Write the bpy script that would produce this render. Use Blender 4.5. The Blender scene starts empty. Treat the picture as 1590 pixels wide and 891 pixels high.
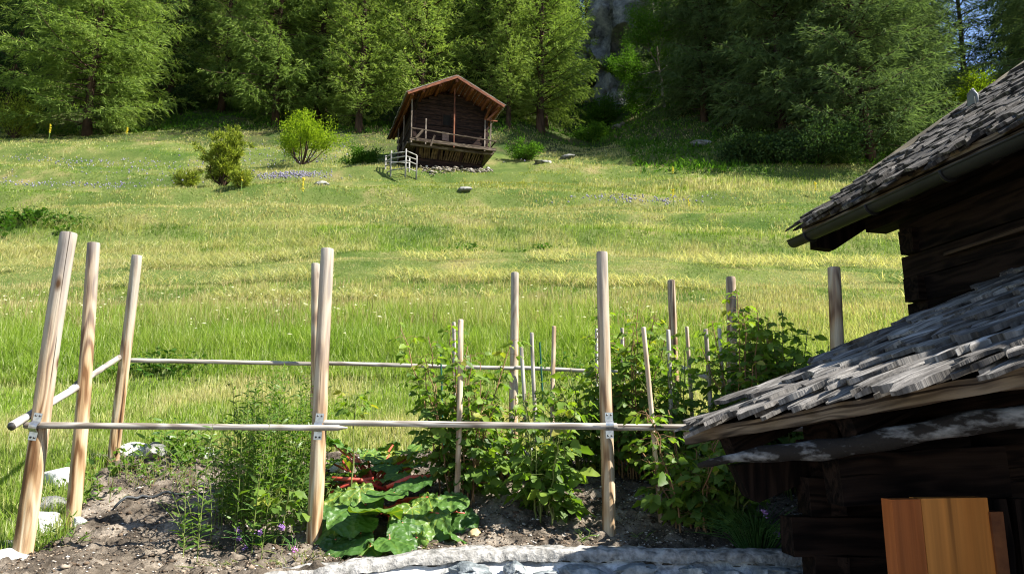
import bpy, math, random
import numpy as np
from mathutils import Vector, Matrix
R = math.radians
scene = bpy.context.scene
# ------------------------------------------------------------------ camera
PITCH = R(11.0); FPX = 1148.0; EYE = 0.97
cam_d = bpy.data.cameras.new("camera"); cam = bpy.data.objects.new("camera", cam_d)
scene.collection.objects.link(cam)
cam.location = (0, 0, EYE); cam.rotation_euler = (math.pi/2 + PITCH, 0, 0)
cam_d.sensor_width = 36; cam_d.lens = 36*FPX/1590; cam_d.clip_start = 0.05; cam_d.clip_end = 2000
scene.camera = cam
# ------------------------------------------------------------------ sky and sun
SUN_AZ = R(104.0); SUN_EL = R(47.0)          # azimuth clockwise from +Y
world = bpy.data.worlds.new("World"); scene.world = world; world.use_nodes = True
wn = world.node_tree.nodes; wl = world.node_tree.links; wn.clear()
sky = wn.new("ShaderNodeTexSky"); sky.sky_type = 'NISHITA'; sky.sun_disc = False
sky.sun_elevation = SUN_EL; sky.sun_rotation = SUN_AZ; sky.altitude = 1500; sky.air_density = 1.0; sky.dust_density = 0.6
bg = wn.new("ShaderNodeBackground"); bg.inputs[1].default_value = 0.075
wo = wn.new("ShaderNodeOutputWorld"); wl.new(sky.outputs[0], bg.inputs[0]); wl.new(bg.outputs[0], wo.inputs[0])
sd = bpy.data.lights.new("sun", 'SUN'); sd.energy = 5.0; sd.angle = R(0.53); sd.color = (1.0, 0.95, 0.86)
so = bpy.data.objects.new("sun", sd); scene.collection.objects.link(so)
SUNV = Vector((math.sin(SUN_AZ)*math.cos(SUN_EL), math.cos(SUN_AZ)*math.cos(SUN_EL), math.sin(SUN_EL)))
so.rotation_euler = SUNV.to_track_quat('Z', 'Y').to_euler(); so.location = (30, 0, 60)
scene.view_settings.view_transform = 'Standard'; scene.view_settings.look = 'None'
scene.view_settings.gamma = 1; scene.view_settings.use_curve_mapping = False
scene.view_settings.exposure = 1.58
scene.render.engine = 'CYCLES'
cy = scene.cycles
cy.max_bounces = 5; cy.diffuse_bounces = 3; cy.glossy_bounces = 2; cy.transmission_bounces = 4; cy.transparent_max_bounces = 4
cy.use_denoising = True; cy.caustics_reflective = False; cy.caustics_refractive = False
cy.sample_clamp_indirect = 6; cy.pixel_filter_type = 'BLACKMAN_HARRIS'; cy.filter_width = 1.15
try: cy.denoiser = 'OPENIMAGEDENOISE'; cy.denoising_input_passes = 'RGB_ALBEDO_NORMAL'
except Exception: pass
cam_d.dof.use_dof = False

# ------------------------------------------------------------------ helpers
TP, CP, SP = math.tan(PITCH), math.cos(PITCH), math.sin(PITCH)
def P(px, py, Y):
    """world point that a photo pixel shows at world depth Y (used to survey real positions)"""
    cx = (px-795)/FPX; cyy = (445.5-py)/FPX
    dy = CP - cyy*SP; dz = SP + cyy*CP
    return Vector((cx/dy*Y, Y, EYE + dz/dy*Y))
def TE(py):
    cyy = (445.5-py)/FPX
    return (SP + cyy*CP)/(CP - cyy*SP)
rng = np.random.default_rng(7)
random.seed(7)

def hash2(ix, iy, s):
    h = (ix.astype(np.int64)*374761393 + iy.astype(np.int64)*668265263 + s*974634777) & 0x7fffffff
    h = ((h ^ (h >> 13))*1274126177) & 0x7fffffff
    return ((h ^ (h >> 16)) & 0xffffff)/float(0xffffff)
def vnoise(x, y, s=0):
    x = np.asarray(x, float); y = np.asarray(y, float)
    ix = np.floor(x); iy = np.floor(y); fx = x-ix; fy = y-iy
    fx = fx*fx*(3-2*fx); fy = fy*fy*(3-2*fy)
    a = hash2(ix, iy, s); b = hash2(ix+1, iy, s); c = hash2(ix, iy+1, s); d = hash2(ix+1, iy+1, s)
    return (a*(1-fx)+b*fx)*(1-fy) + (c*(1-fx)+d*fx)*fy
def fbm(x, y, o=4, s=0):
    t = 0; a = .5; n = 0
    for i in range(o):
        t = t + a*vnoise(x*2**i, y*2**i, s+i); n += a; a *= .5
    return t/n
def sstep(a, b, x):
    t = np.clip((x-a)/(b-a), 0, 1); return t*t*(3-2*t)

def mesh(name, v, f, mat=None, smooth=False, parent=None, attrs=None, link=True, loc=None):
    """v: Nx3, f: list of lists or MxK array (K constant)"""
    me = bpy.data.meshes.new(name)
    v = np.asarray(v, np.float32)
    if isinstance(f, np.ndarray) and f.ndim == 2:
        k = f.shape[1]; n = len(f)
        me.vertices.add(len(v)); me.vertices.foreach_set("co", v.ravel())
        me.loops.add(n*k); me.loops.foreach_set("vertex_index", f.ravel().astype(np.int32))
        me.polygons.add(n)
        me.polygons.foreach_set("loop_start", np.arange(0, n*k, k, dtype=np.int32))
        me.polygons.foreach_set("loop_total", np.full(n, k, np.int32))
        me.update(calc_edges=True)
    else:
        me.from_pydata([tuple(map(float, p)) for p in v], [], [list(map(int, q)) for q in f]); me.update()
    if smooth: me.polygons.foreach_set("use_smooth", np.ones(len(me.polygons), bool))
    if attrs:
        for an, av in attrs.items():
            av = np.asarray(av, np.float32)
            if av.ndim == 1:
                a = me.attributes.new(an, 'FLOAT', 'POINT'); a.data.foreach_set("value", av)
            else:
                a = me.attributes.new(an, 'FLOAT_COLOR', 'POINT')
                a.data.foreach_set("color", np.concatenate([av, np.ones((len(av), 1), np.float32)], 1).ravel())
    if mat: me.materials.append(mat)
    o = bpy.data.objects.new(name, me)
    if link: scene.collection.objects.link(o)
    if parent: o.parent = parent
    if loc is not None: o.location = loc
    return o
def empty(name, loc=(0, 0, 0), rz=0):
    o = bpy.data.objects.new(name, None); scene.collection.objects.link(o)
    o.location = loc; o.rotation_euler = (0, 0, rz); o.empty_display_size = .3
    return o
def tag(o, label=None, cat=None, group=None, kind=None):
    if label: o['label'] = label
    if cat: o['category'] = cat
    if group: o['group'] = group
    if kind: o['kind'] = kind
    return o
def copy_tree(o, parent=None):
    c = o.copy(); scene.collection.objects.link(c); c.parent = parent
    for ch in list(o.children): copy_tree(ch, c)
    return c

class MB:
    """collects geometry for one mesh object"""
    def __init__(s): s.v = []; s.f = []; s.t = []; s.g = []
    def add(s, v, f, t=0.5, g=None):
        n = len(s.v); s.g += [tuple(p) for p in (v if g is None else g)]; s.v += [tuple(p) for p in v]; s.f += [[i+n for i in q] for q in f]
        s.t += (list(t) if hasattr(t, '__len__') else [t]*len(v))
    def box(s, c, d, M=None, jit=0, t=.5):
        hx, hy, hz = d[0]/2, d[1]/2, d[2]/2
        vs = [Vector((x*hx, y*hy, z*hz)) for x in (-1, 1) for y in (-1, 1) for z in (-1, 1)]
        ax_ = max(range(3), key=lambda k: d[k]); of = (random.uniform(0, 9), random.uniform(0, 9), random.uniform(0, 9))
        g = [(p[(ax_+1) % 3]+of[0], p[(ax_+2) % 3]+of[1], p[ax_]+of[2]) for p in vs]
        if jit: vs = [p+Vector([random.uniform(-jit, jit) for _ in range(3)]) for p in vs]
        if M: vs = [M @ p for p in vs]
        vs = [p+Vector(c) for p in vs]
        s.add(vs, [(0, 1, 3, 2), (4, 6, 7, 5), (0, 4, 5, 1), (2, 3, 7, 6), (0, 2, 6, 4), (1, 5, 7, 3)], t, g)
    def beam(s, a, b, w, h, up=(0, 0, 1), seg=1, jit=0, t=.5):
        """rectangular beam between a and b, w across, h along up"""
        a = Vector(a); b = Vector(b); d = (b-a).normalized(); u = Vector(up); sd_ = d.cross(u).normalized(); u = sd_.cross(d).normalized()
        vs = []; g = []; L_ = (b-a).length; of = (random.uniform(0, 9), random.uniform(0, 9), random.uniform(0, 9))
        for i in range(seg+1):
            c = a.lerp(b, i/seg)
            j = lambda: random.uniform(-jit, jit)
            for (x, y) in ((-1, -1), (1, -1), (1, 1), (-1, 1)):
                vs.append(c+sd_*(x*w/2+j())+u*(y*h/2+j())); g.append((x*w/2+of[0], y*h/2+of[1], L_*i/seg+of[2]))
        fs = [(3, 2, 1, 0), tuple(4*seg+k for k in range(4))]
        for i in range(seg):
            for k in range(4):
                fs.append((4*i+k, 4*i+(k+1) % 4, 4*i+4+(k+1) % 4, 4*i+4+k))
        s.add(vs, fs, t, g)
    def tube(s, pts, rad, n=8, cap=True, t=.5, wob=0):
        pts = [Vector(p) for p in pts]
        if not hasattr(rad, '__len__'): rad = [rad]*len(pts)
        vs = []; g = []; ln_ = 0; of = random.uniform(0, 9); ref = Vector((0.31, 0.17, 0.93))
        for i, p in enumerate(pts):
            d = (pts[min(i+1, len(pts)-1)]-pts[max(i-1, 0)]).normalized()
            if abs(d.dot(ref)) > .95: ref = Vector((1, .1, .1))
            a = d.cross(ref).normalized(); b = d.cross(a).normalized(); ln_ += (p-pts[i-1]).length if i else 0
            for k in range(n):
                an = 2*math.pi*k/n; r = rad[i]*(1+(random.uniform(-wob, wob) if wob else 0))
                vs.append(p+a*(math.cos(an)*r)+b*(math.sin(an)*r)); g.append((math.cos(an)*r+of, math.sin(an)*r+of, ln_+of))
        fs = []
        for i in range(len(pts)-1):
            for k in range(n):
                fs.append((i*n+k, i*n+(k+1) % n, i*n+n+(k+1) % n, i*n+n+k))
        if cap:
            fs.append(tuple(range(n-1, -1, -1))); fs.append(tuple((len(pts)-1)*n+k for k in range(n)))
        s.add(vs, fs, t, g)
    def build(s, name, mat, parent=None, smooth=False, loc=None):
        o = mesh(name, np.array([tuple(p) for p in s.v]), s.f, mat, smooth, parent, {'tint': np.array(s.t)}, loc=loc)
        at = o.data.attributes.new('gco', 'FLOAT_VECTOR', 'POINT'); at.data.foreach_set('vector', np.array(s.g, np.float32).ravel())
        return o
def smooth_by_angle(o, deg=40):
    me = o.data
    me.polygons.foreach_set("use_smooth", np.ones(len(me.polygons), bool))
    try: me.set_sharp_from_angle(angle=R(deg))
    except Exception: pass

# ------------------------------------------------------------------ materials
def newmat(name):
    m = bpy.data.materials.new(name); m.use_nodes = True; n = m.node_tree.nodes; n.clear()
    return m, n, m.node_tree.links
def N(n, t, **kw):
    x = n.new(t)
    for k, v in kw.items():
        if k.startswith('i_'): x.inputs[k[2:].replace('_', ' ')].default_value = v
        elif k.startswith('n_'): x.inputs[int(k[2:])].default_value = v
        else: setattr(x, k, v)
    return x
def ramp(n, stops, interp='LINEAR'):
    r = n.new("ShaderNodeValToRGB"); r.color_ramp.interpolation = interp
    el = r.color_ramp.elements
    while len(el) < len(stops): el.new(.5)
    for e, (p, c) in zip(el, stops): e.position = p; e.color = (*c, 1)
    return r
def coords(n, l, scale=(1, 1, 1), space='Object', rot=(0, 0, 0)):
    tc = n.new("ShaderNodeTexCoord"); mp = n.new("ShaderNodeMapping"); mp.inputs['Scale'].default_value = scale
    mp.inputs['Rotation'].default_value = rot
    l.new(tc.outputs[space], mp.inputs[0]); return mp
def noise(n, l, vec, scale, detail=4, rough=.55, dist=0):
    x = N(n, "ShaderNodeTexNoise"); x.inputs['Scale'].default_value = scale; x.inputs['Detail'].default_value = detail
    x.inputs['Roughness'].default_value = rough; x.inputs['Distortion'].default_value = dist
    l.new(vec.outputs[0], x.inputs['Vector']); return x
def mixc(n, l, fac, a, b, blend='MIX'):
    m = n.new("ShaderNodeMix"); m.data_type = 'RGBA'; m.blend_type = blend
    for sock, val in ((m.inputs[0], fac), (m.inputs[6], a), (m.inputs[7], b)):
        if isinstance(val, (int, float)): sock.default_value = val
        elif isinstance(val, tuple): sock.default_value = (*val, 1) if len(val) == 3 else val
        else: l.new(val, sock)
    return m.outputs[2]
def bump(n, l, h, strength, dist=.01, nrm=None):
    b = n.new("ShaderNodeBump"); b.inputs['Strength'].default_value = strength; b.inputs['Distance'].default_value = dist
    l.new(h, b.inputs['Height'])
    if nrm: l.new(nrm, b.inputs['Normal'])
    return b.outputs[0]
def principled(n, l, col, rough=.8, nrm=None, spec=.3, metal=0):
    p = n.new("ShaderNodeBsdfPrincipled")
    if isinstance(col, tuple): p.inputs['Base Color'].default_value = (*col, 1)
    else: l.new(col, p.inputs['Base Color'])
    if isinstance(rough, (int, float)): p.inputs['Roughness'].default_value = rough
    else: l.new(rough, p.inputs['Roughness'])
    p.inputs['Specular IOR Level'].default_value = spec; p.inputs['Metallic'].default_value = metal
    if nrm: l.new(nrm, p.inputs['Normal'])
    o = n.new("ShaderNodeOutputMaterial"); l.new(p.outputs[0], o.inputs[0]); return p

def leaf_mat(name, stops, trans=(1.3, 1.5, .5), tf=.45, gloss=.0, rough=.45, objrand=.0, attr='tint', nscale=0):
    """stops: colour ramp over the per-leaf tint attribute; translucent part is a yellower version"""
    m, n, l = newmat(name)
    at = N(n, "ShaderNodeAttribute", attribute_name=attr)
    fac = at.outputs['Fac']
    if objrand:
        oi = n.new("ShaderNodeObjectInfo")
        ma = N(n, "ShaderNodeMath", operation='MULTIPLY_ADD'); l.new(oi.outputs['Random'], ma.inputs[0]); ma.inputs[1].default_value = objrand
        l.new(fac, ma.inputs[2])
        mb = N(n, "ShaderNodeMath", operation='SUBTRACT'); l.new(ma.outputs[0], mb.inputs[0]); mb.inputs[1].default_value = objrand/2
        fac = mb.outputs[0]
    r = ramp(n, stops); l.new(fac, r.inputs[0]); col = r.outputs[0]
    d = n.new("ShaderNodeBsdfDiffuse"); l.new(col, d.inputs[0])
    tcol = mixc(n, l, 1.0, col, (*trans,), 'MULTIPLY')
    t = n.new("ShaderNodeBsdfTranslucent"); l.new(tcol, t.inputs[0])
    mx = n.new("ShaderNodeMixShader"); mx.inputs[0].default_value = tf; l.new(d.outputs[0], mx.inputs[1]); l.new(t.outputs[0], mx.inputs[2])
    out = mx.outputs[0]
    if gloss:
        g = n.new("ShaderNodeBsdfGlossy"); g.inputs['Roughness'].default_value = rough; g.inputs[0].default_value = (1, 1, 1, 1)
        m2 = n.new("ShaderNodeMixShader"); m2.inputs[0].default_value = gloss; l.new(out, m2.inputs[1]); l.new(g.outputs[0], m2.inputs[2]); out = m2.outputs[0]
    o = n.new("ShaderNodeOutputMaterial"); l.new(out, o.inputs[0])
    return m
def colattr_leaf(name, tf=.45, gloss=.03):
    m, n, l = newmat(name)
    at = N(n, "ShaderNodeAttribute", attribute_name='gcol')
    d = n.new("ShaderNodeBsdfDiffuse"); l.new(at.outputs['Color'], d.inputs[0])
    tcol = mixc(n, l, 1.0, at.outputs['Color'], (1.25, 1.3, .75), 'MULTIPLY')
    t = n.new("ShaderNodeBsdfTranslucent"); l.new(tcol, t.inputs[0])
    mx = n.new("ShaderNodeMixShader"); mx.inputs[0].default_value = tf; l.new(d.outputs[0], mx.inputs[1]); l.new(t.outputs[0], mx.inputs[2])
    o = n.new("ShaderNodeOutputMaterial"); l.new(mx.outputs[0], o.inputs[0]); return m

def wood_mat(name, base, dark, light, axis=2, scale=1.0, grey=None, top=None, rough=.75, bmp=.25, knots=True, contrast=1.0, spec=.2):
    """grain runs along each piece (attribute gco: across, across, along); grey/top=(z0,z1) weathers the upper end"""
    m, n, l = newmat(name)
    at = N(n, "ShaderNodeAttribute", attribute_name='gco')
    def mapped(a, z):
        mp = n.new("ShaderNodeMapping"); l.new(at.outputs['Vector'], mp.inputs[0]); mp.inputs['Scale'].default_value = (a*scale, a*scale, z*scale); return mp
    n1 = noise(n, l, mapped(9, .7), 1.0, 4, .55, .8)
    n2 = noise(n, l, mapped(90, 2.2), 1.0, 3, .6, .3)
    n0 = noise(n, l, mapped(7, 1.1), 1.0, 2, .5, 0)
    # cathedral grain: bands of a slowly warped field
    mu = N(n, "ShaderNodeMath", operation='MULTIPLY'); l.new(n0.outputs['Fac'], mu.inputs[0]); mu.inputs[1].default_value = 42
    si = N(n, "ShaderNodeMath", operation='SINE'); l.new(mu.outputs[0], si.inputs[0])
    a = N(n, "ShaderNodeMath", operation='MULTIPLY_ADD'); l.new(si.outputs[0], a.inputs[0]); a.inputs[1].default_value = .13*contrast; l.new(n1.outputs['Fac'], a.inputs[2])
    r = ramp(n, [(.30, dark), (.47, base), (.68, light)]); l.new(a.outputs[0], r.inputs[0])
    col = mixc(n, l, .45, r.outputs[0], n2.outputs['Fac'], 'OVERLAY')
    if grey:
        sx = n.new("ShaderNodeSeparateXYZ"); l.new(at.outputs['Vector'], sx.inputs[0])
        mr = n.new("ShaderNodeMapRange"); l.new(sx.outputs[2], mr.inputs[0]); mr.inputs[1].default_value = top[0]; mr.inputs[2].default_value = top[1]
        ad = N(n, "ShaderNodeMath", operation='ADD'); l.new(mr.outputs[0], ad.inputs[0])
        nn = N(n, "ShaderNodeMath", operation='MULTIPLY_ADD'); l.new(n1.outputs['Fac'], nn.inputs[0]); nn.inputs[1].default_value = 2.2; nn.inputs[2].default_value = -1.1
        l.new(nn.outputs[0], ad.inputs[1]); ad.use_clamp = True
        gcol = mixc(n, l, n2.outputs['Fac'], tuple(x*.6 for x in grey), grey)
        gcol = mixc(n, l, .35, gcol, r.outputs[0])
        col = mixc(n, l, ad.outputs[0], col, gcol)
    if knots:
        mk = mapped(5.5, 2.6); v = N(n, "ShaderNodeTexVoronoi"); v.inputs['Scale'].default_value = 1.0; l.new(mk.outputs[0], v.inputs['Vector'])
        rk = ramp(n, [(.05, (1, 1, 1)), (.16, (0, 0, 0))]); l.new(v.outputs['Distance'], rk.inputs[0])
        col = mixc(n, l, rk.outputs[0], col, tuple(x*.5 for x in dark))
    n4 = noise(n, l, mapped(34, .55), 1.0, 2, .5, .1); rc = ramp(n, [(.655, (1, 1, 1)), (.69, (.22, .19, .17))]); l.new(n4.outputs['Fac'], rc.inputs[0])
    col = mixc(n, l, 1.0, col, rc.outputs[0], 'MULTIPLY')
    nr = bump(n, l, n2.outputs['Fac'], bmp, .01)
    nr = bump(n, l, n1.outputs['Fac'], bmp, .02, nr)
    principled(n, l, col, rough, nr, spec)
    return m
def plain(name, c1, c2, scale=6, rough=.9, bs=.3, bd=.02, spec=.2, metal=0, detail=6, lo=.35, hi=.65, sc=(1, 1, 1)):
    m, n, l = newmat(name); mp = coords(n, l, sc); a = noise(n, l, mp, scale, detail, .6)
    r = ramp(n, [(lo, c1), (hi, c2)]); l.new(a.outputs['Fac'], r.inputs[0])
    principled(n, l, r.outputs[0], rough, bump(n, l, a.outputs['Fac'], bs, bd), spec, metal); return m
# ------------------------------------------------------------------ terrain
PY = np.array([4.6, 5.0, 5.6, 6.4, 7.3, 8.2, 9.4, 11.0, 13.0, 17.0, 22.0, 31.0, 38.5, 43.0, 54.0, 75.0, 100.0, 130.0, 400.0])
PZ = np.array([.14, .20, .36, .57, .77, .95, 1.24, 1.62, 2.28, 3.9, 5.76, 9.72, 13.65, 16.2, 23.1, 36.5, 51.0, 60.0, 90.0])
# wall line: front face y as a function of x (the garden bed stops there)
WX = np.array([-60, -3.2, -2.3, -1.9, -1.3, -.35, 0.0, 1.0, 2.2, 3.2, 60])
WY = np.array([3.0, 3.0, 3.15, 3.75, 4.35, 4.52, 4.56, 4.50, 4.42, 4.35, 4.2])
_dz = np.gradient(PZ, PY)
def prof(Y):
    """smooth monotone interpolation of the slope profile"""
    Y = np.asarray(Y, float); i = np.clip(np.searchsorted(PY, Y)-1, 0, len(PY)-2)
    x0 = PY[i]; x1 = PY[i+1]; h = x1-x0; t = np.clip((Y-x0)/h, 0, 1)
    h00 = 2*t**3-3*t**2+1; h10 = t**3-2*t**2+t; h01 = -2*t**3+3*t**2; h11 = t**3-t**2
    return h00*PZ[i]+h10*h*_dz[i]+h01*PZ[i+1]+h11*h*_dz[i+1]
def H(X, Y, detail=True):
    X = np.asarray(X, float); Y = np.asarray(Y, float)
    z = prof(np.maximum(Y, 4.6)) - np.maximum(4.6-Y, 0)*.05
    far = sstep(8, 16, Y)
    # uneven hay-meadow terraces running along the slope
    w = Y + 1.6*(fbm(X*.05, Y*.02, 3, 11)-.5)*2
    z = z + far*sstep(60, 40, Y)*(.26*np.sin(w*1.05)+.13*np.sin(w*2.3+X*.06)+.22*np.abs(np.sin(w*.62+.4+.15*np.sin(X*.2)))**.5)*np.clip((Y-12)/12, .15, 1)
    z = z + far*(fbm(X*.12, Y*.12, 3, 3)-.5)*np.clip(Y*.035, 0, 2.2)
    # little step between lawn and tall grass
    z = z + .10*sstep(10.6, 11.2, Y + .5*(fbm(X*.4, X*0, 2, 5)-.5))
    # a knoll on the right, a gully towards the cliff
    k = np.exp(-((X-20)/9)**2-((Y-60)/9)**2)*3.2
    g = np.exp(-((X-7)/4.5)**2)*sstep(44, 60, Y)*sstep(95, 74, Y)*2.2
    z = z + k - g
    z = z + sstep(48, 60, Y)*(fbm(X*.25, Y*.25, 3, 9)-.5)*1.2
    if detail: z = z + (fbm(X*2.2, Y*2.2, 3, 21)-.5)*.05
    wy = np.interp(X, WX, WY)
    z = np.where(Y < wy+.12, -.62, z)
    return z
def Hs(x, y): return float(H(np.array([x]), np.array([y]))[0])

def sheet(xs, ys, name, mat, zoff=0, fn=H, smooth=True):
    X, Y = np.meshgrid(xs, ys); Z = fn(X, Y)+zoff
    v = np.stack([X.ravel(), Y.ravel(), Z.ravel()], 1); nx = len(xs); ny = len(ys)
    i = np.arange((ny-1)*(nx-1)); r = i//(nx-1); c = i % (nx-1); a = r*nx+c
    f = np.stack([a, a+1, a+nx+1, a+nx], 1)
    return mesh(name, v, f, mat, smooth)
# meadow soil under the blades
m, n, l = newmat("meadow_ground"); mp = coords(n, l, (1, 1, 1))
a1 = noise(n, l, mp, .35, 6, .6); a2 = noise(n, l, mp, 9, 4, .6)
r1 = ramp(n, [(.35, (.050, .085, .018)), (.55, (.10, .125, .035)), (.7, (.20, .17, .075))]); l.new(a1.outputs[0], r1.inputs[0])
c = mixc(n, l, .5, r1.outputs[0], a2.outputs['Fac'], 'OVERLAY')
principled(n, l, c, 1, bump(n, l, a2.outputs[0], .6, .05), .05); M_GROUND = m
m, n, l = newmat("forest_floor"); mp = coords(n, l, (1, 1, 1))
a1 = noise(n, l, mp, .5, 6, .65); a2 = noise(n, l, mp, 5, 5, .7)
r1 = ramp(n, [(.4, (.035, .060, .015)), (.6, (.07, .075, .03)), (.7, (.13, .09, .055))]); l.new(a1.outputs[0], r1.inputs[0])
c = mixc(n, l, .5, r1.outputs[0], a2.outputs['Fac'], 'OVERLAY')
principled(n, l, c, 1, bump(n, l, a2.outputs[0], .8, .15), .05); M_FOREST = m
xs = np.concatenate([np.linspace(-260, -60, 28)[:-1], np.linspace(-60, -9, 90)[:-1], np.linspace(-9, 9, 181)[:-1], np.linspace(9, 60, 90)[:-1], np.linspace(60, 260, 28)])
ys1 = np.concatenate([np.linspace(-60, 2.6, 24)[:-1], np.linspace(2.6, 12, 140)[:-1], np.linspace(12, 50, 180)])
tag(sheet(xs, ys1, "meadow", M_GROUND), "sloping hay meadow ground", kind='structure')
ys2 = np.concatenate([np.linspace(50, 110, 130)[:-1], np.linspace(110, 400, 30)])
tag(sheet(xs, ys2, "hillside", M_FOREST), "steep wooded hillside behind the meadow", kind='structure')

# garden soil: crumbly sheet over the bed
def bed_front(X): return np.interp(X, WX, WY)+.16
SX0, SX1 = -3.05, 3.4
def soilmask(X, Y):
    back = 7.25+.25*(fbm(X*.9, X*0+3, 2, 31)-.5)*2
    left = -2.55+.22*(Y-5)*-.45
    left = np.interp(Y, [3, 4.5, 4.85, 5.4, 6.2, 7.3], [-3.3, -3.25, -3.12, -3.15, -3.45, -3.85])+(fbm(Y*2.5, Y*0+X*.3, 3, 35)-.5)*.35
    e = .12
    return sstep(0, e, back-Y)*sstep(0, e, X-left)
def Hsoil(X, Y):
    lump = (fbm(X*13, Y*13, 4, 41)-.5)*.085+(fbm(X*2.5, Y*2.5, 2, 44)-.5)*.06
    lump += np.maximum(0, vnoise(X*24, Y*24, 47)-.6)*.08
    m_ = soilmask(X, Y)
    yy = np.maximum(Y, bed_front(X)+.02)
    return H(X, yy, False)+ m_*(.045+lump) - (1-m_)*.08
m, n, l = newmat("soil"); mp = coords(n, l, (1, 1, 1))
a1 = noise(n, l, mp, 3.5, 8, .7); a2 = noise(n, l, mp, 55, 4, .7)
r1 = ramp(n, [(.36, (.042, .034, .026)), (.5, (.125, .103, .080)), (.62, (.27, .23, .185))]); l.new(a1.outputs[0], r1.inputs[0])
c = mixc(n, l, .75, r1.outputs[0], a2.outputs['Fac'], 'OVERLAY')
principled(n, l, c, 1, bump(n, l, a2.outputs[0], .9, .02), .08); M_SOIL = m
def soil_fn(X, Y):
    z = Hsoil(X, Y); return z
xs_ = np.linspace(-4.3, 3.6, 360); 
X, T = np.meshgrid(xs_, np.linspace(0, 1, 200)); F = bed_front(X)-.12; Yg = F+(7.7-F)*T
Z = Hsoil(X, Yg); Z[0] -= .5; v = np.stack([X.ravel(), Yg.ravel(), Z.ravel()], 1); nx = 360; ny = 200
i = np.arange((ny-1)*(nx-1)); r_ = i//(nx-1); c_ = i % (nx-1); a = r_*nx+c_
tag(mesh("garden_soil", v, np.stack([a, a+1, a+nx+1, a+nx], 1), M_SOIL, True), "dug brown garden soil", kind='structure')
def G(x, y):
    """height of whatever lies on top (bed or meadow)"""
    x = np.array([float(x)]); y = np.array([float(y)])
    return float(max(H(x, y)[0], Hsoil(x, y)[0] if (-4.3 < x[0] < 3.6 and y[0] < 7.7) else -9))
# lower terrace the camera stands on
M_PATH = plain("gravel_path", (.16, .14, .12), (.30, .27, .24), 30, .95, .6, .02)
tag(mesh("path", [(-40, -40, -.60), (40, -40, -.60), (40, 5, -.60), (-40, 5, -.60)], [(0, 1, 2, 3)], M_PATH), "gravel path below the garden wall", kind='structure')

# ------------------------------------------------------------------ pebbles and chips on the soil
def blobs(n_, pos, size, seed, flat=.6, jit=.25):
    r = np.random.default_rng(seed)
    oct_ = np.array([(1, 0, 0), (0, 1, 0), (-1, 0, 0), (0, -1, 0), (0, 0, 1), (0, 0, -1)], float)
    fo = np.array([(0, 1, 4), (1, 2, 4), (2, 3, 4), (3, 0, 4), (1, 0, 5), (2, 1, 5), (3, 2, 5), (0, 3, 5)])
    v = oct_[None]*(1+r.uniform(-jit, jit, (n_, 6, 1)))*np.stack([r.uniform(.7, 1.4, n_), r.uniform(.5, 1, n_), r.uniform(.5, 1, n_)*flat], 1)[:, None]
    a = r.uniform(0, 6.28, n_); ca, sa = np.cos(a)[:, None], np.sin(a)[:, None]
    v = np.stack([v[..., 0]*ca-v[..., 1]*sa, v[..., 0]*sa+v[..., 1]*ca, v[..., 2]], 2)*size[:, None, None]
    v = v+pos[:, None]
    f = (fo[None]+np.arange(n_)[:, None, None]*6).reshape(-1, 3)
    return v.reshape(-1, 3), f
n_ = 26000
r = np.random.default_rng(5)
px_ = r.uniform(-3.3, 2.9, n_); py_ = r.uniform(0, 1, n_)**1.2; py_ = bed_front(px_)+py_*(7.2-bed_front(px_))
pz_ = Hsoil(px_, py_); sz = np.where(r.random(n_) < .03, r.uniform(.014, .030, n_), r.uniform(.004, .013, n_))
v, f = blobs(n_, np.stack([px_, py_, pz_+sz*.25], 1), sz, 6)
tt = np.repeat(r.random(n_), 6)
m, n, l = newmat("pebble"); at = N(n, "ShaderNodeAttribute", attribute_name='tint')
rr = ramp(n, [(0, (.035, .024, .016)), (.55, (.14, .10, .068)), (.85, (.30, .24, .18)), (1, (.60, .58, .54))]); l.new(at.outputs['Fac'], rr.inputs[0])
principled(n, l, rr.outputs[0], .9, None, .2); M_PEB = m
tag(mesh("gravel", v, f, M_PEB, False, attrs={'tint': tt}), "small stones and wood chips strewn on the garden soil", "gravel", kind='stuff')
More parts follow.
